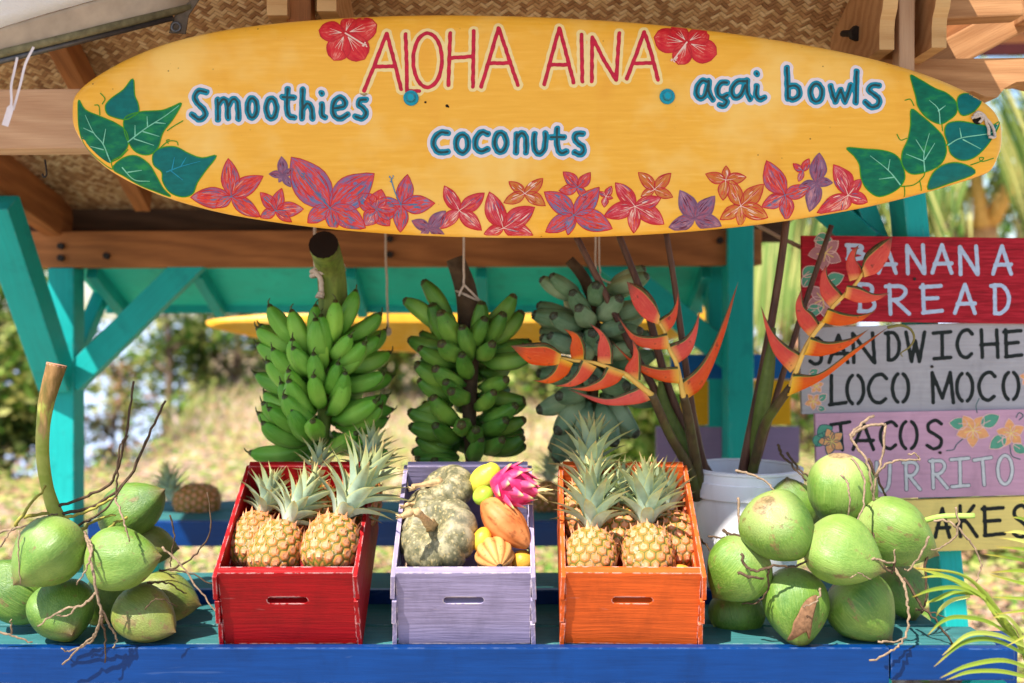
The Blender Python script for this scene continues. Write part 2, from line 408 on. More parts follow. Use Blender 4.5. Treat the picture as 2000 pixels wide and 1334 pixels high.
def frond(mb, path, side, ll, droop, n=26, wd=.02, seed=0):
    r_ = random.Random(seed); pp = catmull(path, 8); N = len(pp)
    mb.add(*tube(pp, [.014 * (1 - .7 * i / (N - 1)) for i in range(N)], 5)[:2])
    for i in range(n):
        f = .08 + .9 * i / n; k = f * (N - 1); a = pp[int(k)].lerp(pp[min(int(k) + 1, N - 1)], k - int(k))
        tg = (pp[min(int(k) + 1, N - 1)] - pp[int(k)]).normalized()
        for sg in (-1, 1):
            d = (tg * .7 + side * sg * .8 + Vector((0, 0, -droop * .3))).normalized(); L = ll * (math.sin(math.pi * (.15 + .8 * f)) * .7 + .3) * r_.uniform(.85, 1.1)
            q_ = [a + d * L * u + Vector((0, 0, -droop * L * u * u)) for u in (0, .33, .66, 1)]
            blade(mb, q_, [wd * .5, wd, wd * .7, .001], Vector((0, -.3, 1)), .3)
mb = MB(); c0 = P(1915, 400, 7.5)
for k, (dx, dy, dz, sd_) in enumerate([(-1.3, -.3, .5, 1), (-1.0, .4, 1.0, 2), (.6, -.2, 1.0, 3), (1.2, .2, .5, 4), (-.2, -.5, 1.3, 5), (-1.5, .2, -.05, 6), (1.4, -.2, -.1, 7)]):
    e = c0 + Vector((dx, dy, dz * .6 - .5)); m_ = c0.lerp(c0 + Vector((dx, dy, dz)), .6) + Vector((0, 0, .25))
    frond(mb, [c0, m_, e], Vector((-dy, dx, 0)).normalized(), .7, 1.0, 30, .022, sd_)
mb.build('crown', M_PALM, t, smooth=False)
# second palm leaf hanging in the gap right of the rear post
t = thing('palm_tree', P(1530, 900, 6.5), 'palm with drooping green leaflets between the right teal post and the signs', 'palm tree')
b0 = P(1620, 900, 6.5); b0.z = ground_z(b0.x, 6.5) - .1
mb = MB(); mb.add(*tube(catmull([b0, P(1635, 560, 6.5), P(1640, 330, 6.5)], 6), [.1 - .003 * i for i in range(13)], 10)[:2]); mb.build('trunk', M_BARK, t)
mb = MB(); c0 = P(1640, 330, 6.5)
for k, (x_, y_, d_) in enumerate([(1475, 480, 6.2), (1500, 400, 6.7), (1700, 420, 6.6), (1580, 250, 6.4), (1800, 300, 6.5)]):
    frond(mb, [c0, c0.lerp(P(x_, y_, d_), .5) + Vector((0, 0, .2)), P(x_, y_, d_)], Vector((.2, 1, 0)).normalized(), .55, 1.3, 22, .02, k + 20)
mb.build('crown', M_PALM, t, smooth=False)

# ------------------------------------------------------------ the stall
stall = thing('market_stall', (0, 3.3, 0), 'open timber fruit stall with teal posts, wooden beams and woven mat roof', 'stall')
ZB = lambda py, Y: CZ - (py - HZ) / F * Y
Yr = 3.40
# posts (stand on the ground)
for px, w_ in ((130, .088),):
    x = (px - 1000) / F * Yr
    beam('post', (x, Yr, -.05), (x, Yr, ZB(524, Yr)), .088, .088, M_TEAL, stall, .006, up=Vector((0, 1, 0)))
x = (1438 - 1000) / F * Yr
beam('post', (x, Yr - .02, -.05), (x, Yr - .02, ZB(440, Yr)), .088, .1, M_TEAL, stall, .006, up=Vector((0, 1, 0)))
x = (1396 - 1000) / F * (Yr + .08)
beam('post', (x, Yr + .1, -.05), (x, Yr + .1, ZB(515, Yr)), .05, .06, M_TEAL, stall, .006, up=Vector((0, 1, 0)))
# rear beam
bm_ = beam('beam', (-2.3, Yr, ZB(490, Yr)), ((1482 - 1000) / F * Yr, Yr, ZB(484, Yr)), .09, .122, M_BEAM, stall, .005)
for px, py in ((121, 481), (121, 504), (762, 467), (762, 497), (1405, 470), (210, 500)):
    mb = MB(); p = P(px, py, Yr - .045); mb.add(*tube([p + Vector((0, .01, 0)), p - Vector((0, .014, 0))], .012, 6)[:2]); mb.build('bolt', M_RUST, bm_, smooth=False)
# dark header board over the beam and ceiling at back
beam('header_board', (-1.75, Yr + .06, ZB(425, Yr)), (.95, Yr + .06, ZB(425, Yr)), .03, .16, M_DARK, stall, .003)
# diagonal braces
def br(name, a, b, w_, h_, m, up=Vector((0, 1, 0))): return beam(name, a, b, w_, h_, m, stall, .005, up)
xp = (130 - 1000) / F * Yr
br('brace', Vector((xp - .01, 3.36, ZB(750, 3.36))), Vector((xp - .01, 2.96, ZB(395, 2.96))), .088, .1, M_TEAL, Vector((1, 0, 0)))
br('brace', P(140, 745, Yr - .01), P(385, 505, Yr - .01), .05, .088, M_TEAL, Vector((0, 0, 1)))
br('brace', P(1445, 715, Yr + .03), P(1170, 495, Yr + .03), .05, .088, M_TEAL, Vector((0, 0, 1)))
br('brace', P(150, 690, Yr + .12), P(205, 560, Yr + .3), .05, .05, M_TEAL)
br('brace', P(1392, 610, Yr + .1), P(1365, 530, Yr + .3), .04, .04, M_TEAL)
# side plates running forward, under the roof
for sx in (-1,):
    br('side_plate', Vector((sx * 1.55, 3.45, ZB(440, 3.45) - .0)), Vector((sx * 1.55, 1.45, ZB(440, 3.45) + .50)), .06, .13, M_BEAM, Vector((0, 0, 1)))
# rear lean-to roof (teal): panel, rafters, fascia
z0, y0, z1, y1 = ZB(520, Yr) + .01, Yr + .05, ZB(596, 3.72), 3.74
mb = MB(); xl, xr = (150 - 1000) / F * 3.5, (1400 - 1000) / F * 3.5
for d in (0, .018): mb.add([(xl, y0, z0 + d), (xr, y0, z0 + d), (xr, y1, z1 + d), (xl, y1, z1 + d)], [(0, 1, 2, 3)])
mb.add([(xl, y0, z0), (xl, y0, z0 + .018), (xl, y1, z1 + .018), (xl, y1, z1), (xr, y0, z0), (xr, y0, z0 + .018), (xr, y1, z1 + .018), (xr, y1, z1)], [(0, 1, 2, 3), (4, 5, 6, 7), (0, 1, 5, 4), (2, 3, 7, 6)])
mb.build('rear_roof', paint('bounce_lit_teal_paint', S(34, 204, 186), wear=.2), stall, smooth=False)  # teal brightened in the colour itself for light bounced off the ground behind
for px in (180, 385, 685, 940, 1150, 1380):
    x = (px - 1000) / F * y0
    br('rafter', Vector((x, y0, z0 - .026)), Vector((x, y1, z1 - .026)), .038, .05, M_TEAL, Vector((0, 0, 1)))
beam('fascia', (xl, 3.76, ZB(598, 3.76)), (xr, 3.76, ZB(598, 3.76)), .025, .055, M_TEAL, stall, .004)

# woven mat roof rising towards the viewer
q = NM('woven_mat')
v = q.coord('Object', (1, 1, 1), (0, 0, R(45))); sx_ = q.n('SeparateXYZ'); q.t.links.new(v, sx_.inputs[0])
k = 86.0
gx = q.math('MULTIPLY', sx_.outputs[0], k); gy = q.math('MULTIPLY', sx_.outputs[1], k)
fx = q.math('FLOOR', gx); fy = q.math('FLOOR', gy)
tw = q.math('LESS_THAN', q.math('MODULO', q.math('ADD', q.math('ADD', fx, fy), 4000), 4), 1.9)
def white(a, b):
    cmb = q.n('CombineXYZ'); q.put(cmb, 0, a); q.put(cmb, 1, b); wn = q.n('TexWhiteNoise', noise_dimensions='2D'); q.t.links.new(cmb.outputs[0], wn.inputs[0]); return wn.outputs[0]
ra = white(fx, q.math('FLOOR', q.math('MULTIPLY', q.math('ADD', gy, fx), .25))); rb = white(q.math('FLOOR', q.math('MULTIPLY', q.math('ADD', gx, fy), .25)), fy)
mx = q.n('Mix', data_type='FLOAT'); q.put(mx, 0, tw); q.put(mx, 2, ra); q.put(mx, 3, rb); rn = mx.outputs[0]
c = q.ramp(rn, [(0, S(144, 100, 66)), (.35, S(176, 130, 88)), (.7, S(202, 162, 116)), (1, S(220, 186, 144))])
ex = q.math('ABSOLUTE', q.math('SUBTRACT', q.math('FRACT', gx), .5)); ey = q.math('ABSOLUTE', q.math('SUBTRACT', q.math('FRACT', gy), .5))
mx2 = q.n('Mix', data_type='FLOAT'); q.put(mx2, 0, tw); q.put(mx2, 2, ex); q.put(mx2, 3, ey)
c = q.mix(q.ramp(mx2.outputs[0], [(.40, 0), (.48, .6)]), c, S(70, 44, 28))
c = q.mix(1, c, q.ramp(q.noise(q.coord(), 3, 3), [(.3, .75), (.7, 1.1)]), 'MULTIPLY')
M_MAT = q.done(c, .75, q.bump(q.ramp(mx2.outputs[0], [(.25, 1), (.5, 0)]), .6, .004))
RZ = lambda y: ZB(432, 3.5) + .386 * (3.5 - y) + .015
def roof_panel(name, m, x0, x1, ya, yb, th, ny=1):
    a, b = RZ(ya), RZ(yb); M = Matrix.Translation((0, ya, a)) @ Matrix.Rotation(math.atan2(b - a, yb - ya), 4, 'X'); L = math.hypot(yb - ya, b - a)
    mb = MB(); s = -1 if yb < ya else 1
    M = Matrix.Translation((0, yb, b)) @ Matrix.Rotation(math.atan2(a - b, ya - yb), 4, 'X')
    vs = [(x0, 0, 0), (x1, 0, 0), (x1, L, 0), (x0, L, 0), (x0, 0, th), (x1, 0, th), (x1, L, th), (x0, L, th)]
    mb.add(vs, [(3, 2, 1, 0), (4, 5, 6, 7), (0, 1, 5, 4), (1, 2, 6, 5), (2, 3, 7, 6), (3, 0, 4, 7)])
    return mb.build(name, m, stall, M, smooth=False, world=False)
ROOF_L = -1.72
roof_panel('woven_ceiling', M_MAT, ROOF_L, .99, 3.55, 2.02, .006)
roof_panel('woven_ceiling', M_MAT, -1.35, 1.35, 2.018, 1.57, .006)
up_ = .03
for x0, x1, ya, yb in ((ROOF_L, 1.0, 3.56, 2.02), (-1.36, 1.36, 2.018, 1.56)):
    r2 = roof_panel('roof_board', M_DARK, x0, x1, ya, yb, .02); r2.matrix_basis = Matrix.Translation((0, 0, .012)) @ r2.matrix_basis
# rafters under the mat at the left (seen) and right
for px_, ya, yb in (((150, 3.3, 1.95)), ):
    x = -1.22
    br('rafter', Vector((x, 3.3, RZ(3.3) - .045)), Vector((x + .12, 2.2, RZ(2.2) - .045)), .05, .08, M_BEAM, Vector((0, 0, 1)))
# front header beam pieces
Yh = 2.40
hb = br('header_beam', P(-420, 243, Yh), P(560, 236, Yh), .09, .142, M_PINK, Vector((0, 0, 1)))
mb = MB()
# right header with a scrolled notch cut in its lower corner
prof = [(1640, 118), (2060, 112), (2060, 170), (2010, 158), (1985, 160), (1962, 172), (1948, 190), (1925, 189), (1900, 178), (1640, 186)]
def extrude(mb, pts, Ya, Yb):
    n = len(pts); v = [P(x_, y_, Ya) for x_, y_ in pts]; v2 = [Vector((p.x, Yb, p.z)) for p in v]
    mb.add(v + v2, [tuple(range(n)), tuple(range(2 * n - 1, n - 1, -1))] + [(i, i + n, (i + 1) % n + n, (i + 1) % n) for i in range(n)])
extrude(mb, prof, 2.36, 2.44); mb.build('header_beam', M_PINE, stall, Matrix.Translation(P(1640, 150, 2.4)), smooth=False)
br('upper_beam', P(1760, 22, 2.34), P(1986, 12, 2.34), .06, .062, M_PINE, Vector((0, 0, 1)))
br('upper_beam', P(1986, 0, 2.42), P(2300, -20, 2.42), .06, .12, M_PINE, Vector((0, 0, 1)))
br('knee_brace', P(1790, 140, 2.47), P(2080, -15, 2.47), .06, .075, M_PINE, Vector((0, 0, 1)))
br('knee_brace', P(1740, 130, 2.56), P(2000, -40, 2.56), .06, .08, M_BEAM, Vector((0, 0, 1)))
br('center_post', P(1764, 230, 2.27), P(1764, -120, 2.27), .036, .045, M_PINK, Vector((0, 1, 0)))
br('center_post', P(588, 260, 2.275), P(588, -140, 2.275), .056, .05, M_BEAM, Vector((0, 1, 0)))
br('mounting_rail', P(545, 195, 2.222), P(1775, 195, 2.222), .04, .09, M_BEAM, Vector((0, 0, 1)))
# scroll ended brackets
def bracket(px, py, Yn, wpx):
    w_ = wpx / F * Yn; x0 = (px - wpx / 2 - 1000) / F * Yn; zb = ZB(py, Yn)
    pr = [(0, 0), (0, .045), (.004, .065), (.018, .085), (.024, .105), (.018, .13), (.004, .15), (-.004, .19), (.0, .3), (-.34, .3), (-.34, .07), (-.30, 0)]
    pr = [(Yn - a, zb + b) for a, b in pr]; n = len(pr)
    v = [(x0, y, z) for y, z in pr] + [(x0 + w_, y, z) for y, z in pr]
    mb = MB(); mb.add(v, [tuple(range(n - 1, -1, -1)), tuple(range(n, 2 * n))])
    mb.add(v, [(i, (i + 1) % n, (i + 1) % n + n, i + n) for i in range(n)], 1)
    return mb.build('bracket', [M_PINE, M_LTWOOD], stall, Matrix.Translation((x0, Yn, zb)), smooth=False)
for a in ((1732, 97, 2.22, 29), (1834, 93, 2.22, 29), (541, 30, 2.22, 40), (638, 22, 2.22, 38)):
    b_ = bracket(*a)
    if a[0] == 1732:
        mb = MB(); mb.add(*tube([P(1646, 66, 2.42), P(1672, 65, 2.36)], .008, 8)[:2]); mb.add(*tube([P(1668, 66, 2.36), P(1674, 65, 2.35)], .018, 6)[:2]); mb.build('bolt', M_RUST, b_, smooth=False)
# slanted teal front leg behind the signs and its brace
br('slanted_post', P(1862, 1300, 2.64), P(1768, 360, 2.64), .06, .104, M_TEAL, Vector((0, 1, 0)))
br('brace', P(1700, 480, 2.68), P(1610, 400, 2.75), .05, .08, M_TEAL, Vector((0, 0, 1)))
br('brace', P(1745, 560, 2.72), P(1655, 330, 2.72), .05, .07, M_TEAL, Vector((0, 1, 0)))
# cord from surfboard end to sign
mb = MB(); mb.add(*tube(wiggle([P(1465, 432, 2.6), P(1520, 462, 2.62), P(1580, 490, 2.63)], 5, .003), .0055, 6)[:2]); mb.build('cord', M_CORD, stall)
# neighbouring red eave far right
mb = MB(); t = thing('roof', P(1990, 80, 5), 'dark red eave of a neighbouring roof at the top right corner', 'roof')
beam('eave_board', P(1890, 98, 5), P(2400, 92, 5), .03, .06, flat('dark_red_paint', S(66, 24, 22), .6), t); beam('soffit', P(1900, 62, 5.2), P(2400, 50, 5.2), .5, .12, flat('pink_soffit', S(190, 130, 110), .7), t)
# coloured boards nailed across the right rear post
for nm_, px0, px1, py, h_, c, lab in (('board', 1310, 1546, 716, .086, S(14, 92, 160), 'blue painted board nailed behind the right rear post'),
                               ('board', 1330, 1543, 786, .155, S(214, 160, 18), 'yellow painted board below the blue one on the right rear post'),
                               ('board', 1281, 1560, 868, .125, S(134, 118, 156), 'lilac painted board behind the white flower bucket')):
    o = beam(nm_, P(px0, py, Yr + .08 if h_ != .155 else Yr + .083), P(px1, py, Yr + .08 if h_ != .155 else Yr + .083), .022, h_, paint('board_paint', c, wear=.3), None, .003)
    tag(o, lab, 'board', 'coloured boards across the right rear post')
# hook on the left header
mb = MB(); mb.add(*tube(catmull([P(88, 312, 2.38), P(91, 332, 2.38), P(91, 342, 2.38), P(86, 346, 2.38), P(83, 340, 2.38)], 5), .0022, 6)[:2])
tag(mb.build('hook', M_RUST), 'thin rusty wire hook hanging under the pale left beam', 'hook')

# ------------------------------------------------------------ tarp awning, upper left
aw = thing('awning', P(100, 60, 1.9), 'white tarpaulin awning with metal pipe at the upper left corner', 'awning')
q = NM('white_tarp'); nz = q.noise(q.coord('Object', (3, 3, 9)), 14, 5, .65); big = q.noise(q.coord(), 3, 3)
M_TARP = q.done(q.mix(1, S(248, 248, 250), q.ramp(big, [(.3, .92), (.7, 1.0)]), 'MULTIPLY'), .5, q.bump(nz, .5, .01), .4, trans=.42)
M_HEM = flat('grey_tarp_hem', S(172, 156, 140), .7, .15, 20)
a0, a1 = P(-260, 176, 1.84), P(372, 20, 2.26)
def sheet(name, m, e0, e1, f0, f1, sag, n=10, k=8, parent=aw):
    mb = MB(); v = []
    for j in range(k + 1):
        for i in range(n + 1):
            a = e0.lerp(e1, i / n); b = f0.lerp(f1, i / n); p = a.lerp(b, j / k)
            p = p + Vector((0, 0, -sag * math.sin(math.pi * i / n) * math.sin(math.pi * (j + .0) / k) + .012 * mnoise.noise(p * 5)))
            v.append(p)
    mb.add(v, [(j * (n + 1) + i, j * (n + 1) + i + 1, (j + 1) * (n + 1) + i + 1, (j + 1) * (n + 1) + i) for j in range(k) for i in range(n)])
    o = mb.build(name, m, parent); o.modifiers.new('thick', 'SOLIDIFY').thickness = .0025; return o
v0, v1 = P(-260, 140, 1.82), P(372, -52, 2.22)      # valance top edge
sheet('valance', M_HEM, a0, a1, v0, v1, .0)
sheet('sheet', M_TARP, v0 + Vector((0, -.004, 0)), v1 + Vector((0, -.004, 0)), P(-520, -190, 1.60), P(372, -150, 2.10), .012)
mb = MB(); mb.add(*tube([a0 + Vector((0, .004, -.006)), a0.lerp(a1, .93) + Vector((0, .004, -.006))], .0065, 8)[:2]); mb.build('pipe', M_METAL, aw)
mb = MB(); mb.add(*tube([a0 + Vector((0, -.004, .006)), a1 + Vector((0, -.004, .006))], .009, 6)[:2]); mb.build('hem_cord', flat('mossy_hem', S(120, 112, 84), .9, .3, 60), aw)
mb = MB()
st = [P(378, -30, 2.25), P(352, 5, 2.24), P(338, 38, 2.23), P(330, 64, 2.24), P(362, 66, 2.25), P(368, 30, 2.25), P(395, -10, 2.26)]
mb.add([Vector(p) for p in st] + [Vector(p) + Vector((0, .004, 0)) for p in st], [tuple(range(7)), tuple(range(13, 6, -1))] + [(i, i + 7, (i + 1) % 7 + 7, (i + 1) % 7) for i in range(7)])
str_ = mb.build('strap', flat('brown_grey_webbing', S(104, 92, 80), .9, .25, 70), aw, smooth=False)
mb = MB(); rp = [P(344, 53, 2.225) + Vector((math.cos(a) * .010, 0, math.sin(a) * .010)) for a in [i * .5236 for i in range(13)]]; mb.add(*tube(rp, .0035, 6, False)[:2]); mb.build('grommet', M_METAL, str_)
for k, pth in enumerate(([(34, 112), (28, 140), (22, 170), (22, 205), (10, 246)], [(66, 92), (50, 125), (40, 165), (26, 215)])):
    mb = MB(); Yq = 1.92 + .01 * k
    pp = catmull([P(x_, y_, Yq) for x_, y_ in pth], 6)
    blade(mb, pp, [(.0022 if i < len(pp) * .75 or k else .006) for i in range(len(pp))], Vector((.3, -1, 0)), .2)
    mb.build('tie_string', flat('white_string', S(222, 206, 204), .8), aw)
# ------------------------------------------------------------ display table and rear bench
ZT = CZ - .713
def table(name, lab, x0, x1, slats, yf, fasc, legs, zt):
    t = thing(name, (0, yf, 0), lab, 'table')
    for ya, yb, dz in slats:
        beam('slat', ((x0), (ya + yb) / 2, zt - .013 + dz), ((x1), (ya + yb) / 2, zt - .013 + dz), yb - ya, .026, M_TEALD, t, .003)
    for xa, xb, h_, dz in fasc:
        beam('fascia', (xa, yf - .012, zt - h_ / 2 + dz), (xb, yf - .012, zt - h_ / 2 + dz), .026, h_, M_BLUE, t, .004)
    return t
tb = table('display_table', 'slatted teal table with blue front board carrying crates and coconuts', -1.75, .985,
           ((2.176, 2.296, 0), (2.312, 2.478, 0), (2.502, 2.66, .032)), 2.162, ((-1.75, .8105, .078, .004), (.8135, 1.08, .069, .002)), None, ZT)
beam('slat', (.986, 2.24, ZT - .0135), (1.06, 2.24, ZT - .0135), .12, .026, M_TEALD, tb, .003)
beam('riser', (-1.75, 2.490, ZT + .003), (.985, 2.490, ZT + .003), .02, .062, M_BLUE, tb, .003)
for x in (-1.5, -.1, .80):
    beam('leg', (x, 2.22, -.01), (x, 2.22, ZT - .03), .07, .07, M_TEAL, tb, .005, up=Vector((0, 1, 0)))
    beam('leg', (x, 2.6, -.01), (x, 2.6, ZT - .0), .07, .07, M_TEAL, tb, .005, up=Vector((0, 1, 0)))
beam('leg', (1.08, 2.25, -.01), (1.10, 2.25, ZT - .003), .06, .06, M_BLUE, tb, .005, up=Vector((0, 1, 0)))
beam('cross_brace', (.80, 2.20, ZT - .45), (1.06, 2.20, ZT - .07), .03, .07, M_TEAL, tb, .004)
rz = ZB(1016, 3.36)
xa, xb = (178 - 1000) / F * 3.36, (1345 - 1000) / F * 3.36
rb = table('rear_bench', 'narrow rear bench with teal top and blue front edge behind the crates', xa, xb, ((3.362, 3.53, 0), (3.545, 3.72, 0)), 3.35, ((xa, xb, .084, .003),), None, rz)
for x in (xa + .1, xb - .1):
    for y in (3.40, 3.66): beam('leg', (x, y, -.01), (x, y, rz - .03), .07, .07, M_TEAL, rb, .005, up=Vector((0, 1, 0)))

# ------------------------------------------------------------ rear surfboard
def board_outline(x0, x1, top, bot, n=48):
    xc, xr = (x0 + x1) / 2, (x1 - x0) / 2
    th = lambda x: math.acos(max(-1, min(1, -(x - xc) / xr)))
    T = sorted((th(x), y) for x, y in top); B = sorted((th(x), y) for x, y in bot)
    def ev(tab, t):
        P_ = tab
        for i in range(len(P_) - 1):
            if t <= P_[i + 1][0] or i == len(P_) - 2:
                a = P_[max(i - 1, 0)]; b = P_[i]; c = P_[i + 1]; d = P_[min(i + 2, len(P_) - 1)]
                u = (t - b[0]) / (c[0] - b[0]); h = c[0] - b[0]
                m0 = (c[1] - a[1]) / (c[0] - a[0]) if c[0] > a[0] else 0; m1 = (d[1] - b[1]) / (d[0] - b[0]) if d[0] > b[0] else 0
                return (2 * u**3 - 3 * u * u + 1) * b[1] + (u**3 - 2 * u * u + u) * h * m0 + (-2 * u**3 + 3 * u * u) * c[1] + (u**3 - u * u) * h * m1
    return xc, xr, th, (lambda x: ev(T, th(x))), (lambda x: ev(B, th(x)))
class Board:
    def __init__(s, x0, x1, top, bot, Y, D):
        s.xc, s.xr, s.th, s.top, s.bot = board_outline(x0, x1, top, bot); s.Y = Y; s.D = D
    def dep(s, px, v):
        u = abs((px - s.xc) / s.xr); u = min(u, 1)
        return s.D * (1 - math.sqrt(max(0, 1 - min(1, abs(v)) ** 7)) * math.sqrt(max(0, 1 - u ** 26)))
    def surf(s, px, py, off=0):
        px = max(s.xc - s.xr * .9985, min(s.xc + s.xr * .9985, px)); a, b = s.top(px), s.bot(px)
        v = 2 * (py - a) / (b - a) - 1; v = max(-.985, min(.985, v)); py = a + (v + 1) / 2 * (b - a)
        p = P(px, py, s.Y); p.y = s.Y + s.dep(px, v) - off; return p
    def mesh(s, mb, nx=120, ny=30):
        vs = [math.sin(math.pi / 2 * (2 * j / ny - 1)) for j in range(ny + 1)]
        for side in (1, -1):
            v = []
            for i in range(nx + 1):
                px = s.xc - s.xr * math.cos(math.pi * i / nx); a, b = s.top(px), s.bot(px)
                for q_ in vs:
                    p = P(px, a + (q_ + 1) / 2 * (b - a), s.Y); d = s.dep(px, q_); p.y = s.Y + (d if side == 1 else 2 * s.D - d); v.append(p)
            W = ny + 1
            f = [(i * W + j, i * W + j + 1, (i + 1) * W + j + 1, (i + 1) * W + j) for i in range(nx) for j in range(ny)]
            if side == 1: f = [t[::-1] for t in f]
            mb.add(v, f)
q = NM('yellow_surfboard_paint')
st = q.noise(q.coord('Object', (1.2, 1, 15)), 8, 5, .6); bl = q.noise(q.coord('Object', (1, 1, 1.3)), 3.4, 4, .6); sp = q.noise(q.coord(), 130, 2); bl2 = q.noise(q.coord('Object', (2.2, 1, .7)), 5, 3, .5)
c = q.ramp(st, [(.3, S(234, 166, 48)), (.55, S(240, 174, 56)), (.78, S(246, 186, 76))])
c = q.mix(q.ramp(bl, [(.5, 0), (.68, .7)]), c, S(246, 200, 110)); c = q.mix(q.ramp(bl2, [(.6, 0), (.75, .35)]), c, S(226, 150, 40))
vr = q.vor(q.coord(), 26); rnd = q.noise(q.coord(), 3.1, 2)
speck = q.math('MULTIPLY', q.ramp(vr, [(.035, 1), (.06, 0)]), q.ramp(rnd, [(.5, 0), (.56, 1)]))
c = q.mix(q.math('MULTIPLY', speck, .75), c, S(96, 58, 20)); c = q.mix(q.ramp(sp, [(.72, 0), (.8, .4)]), c, S(140, 92, 40))
M_YEL = q.done(c, q.ramp(st, [(.2, .26), (.8, .4)]), q.bump(st, .12, .002), .45)
rbd = Board(398, 1402, [(398, 628), (480, 616), (620, 606), (900, 600), (1180, 596), (1300, 590), (1402, 584)], [(398, 632), (450, 650), (520, 665), (640, 679), (900, 692), (1180, 686), (1330, 658), (1402, 600)], 3.82, .03)
mb = MB(); rbd.mesh(mb, 60, 12)
tag(mb.build('surfboard', M_YEL, None, Matrix.Translation(P(900, 640, 3.82))), 'plain yellow surfboard hung at the back below the teal rear roof', 'surfboard')

# ------------------------------------------------------------ front surfboard with painted lettering
SB = Board(131, 1968,
    [(131, 215), (134, 190), (150, 168), (190, 138), (240, 110), (320, 78), (420, 54), (520, 40), (650, 29), (800, 23), (950, 23), (1100, 28), (1250, 38), (1400, 54), (1550, 76), (1700, 106), (1800, 135), (1870, 162), (1920, 188), (1950, 212), (1963, 236), (1968, 262)],
    [(131, 215), (134, 240), (150, 272), (190, 318), (240, 350), (320, 384), (420, 412), (520, 430), (650, 446), (800, 457), (950, 462), (1100, 462), (1250, 457), (1400, 446), (1550, 428), (1700, 402), (1800, 378), (1870, 358), (1920, 342), (1945, 330), (1958, 305), (1968, 262)], 2.13, .03)
sb = thing('surfboard', P(1050, 240, 2.13), 'long yellow surfboard sign painted with red ALOHA AINA, flowers and leaves', 'surfboard')
mb = MB(); SB.mesh(mb, 160, 40); deck = mb.build('deck', M_YEL, sb, Matrix.Translation(P(1050, 240, 2.13)))
OFF = [0]
def ribbon(mb, pts, w_, SF, layer, mi=0, n=8, closed=False, caps=True, wob=.07, taper=None):
    OFF[0] += 1; off = layer + OFF[0] % 60 * 6e-6
    p = catmull([Vector((x_, y_, 0)) for x_, y_ in pts], n, closed); N = len(p)
    if closed: p.append(p[0]); N += 1
    L = []; 
    for i in range(N):
        a = p[i - 1] if i > 0 else (p[-2] if closed else p[0]); b = p[i + 1] if i < N - 1 else (p[1] if closed else p[-1])
        t = (b - a).normalized(); h = w_ / 2 * (1 + wob * mnoise.noise(Vector((p[i].x * .09, p[i].y * .09, OFF[0]))) * 2)
        if taper: h *= taper(i / (N - 1))
        L.append((p[i], Vector((-t.y, t.x, 0)), max(h, .15), t))
    v = []; uv = []
    for i, (q_, nn, h, t) in enumerate(L):
        a, b = q_ + nn * h, q_ - nn * h; v += [SF(a.x, a.y, off), SF(b.x, b.y, off)]; uv += [(i / (N - 1), 0), (i / (N - 1), 1)]
    f = [(2 * i, 2 * i + 1, 2 * i + 3, 2 * i + 2) for i in range(N - 1)]
    if caps and not closed:
        for (q_, nn, h, t), sg, i0 in ((L[0], -1, 0), (L[-1], 1, 2 * (N - 1))):
            idx = [i0]
            for k in range(1, 6):
                a = math.pi * k / 6; r = q_ + nn * h * math.cos(a) + t * sg * h * math.sin(a); idx.append(len(v)); v.append(SF(r.x, r.y, off)); uv.append((0, .5))
            idx.append(i0 + 1); f.append(tuple(idx))
    mb.add(v, f, mi, uv)
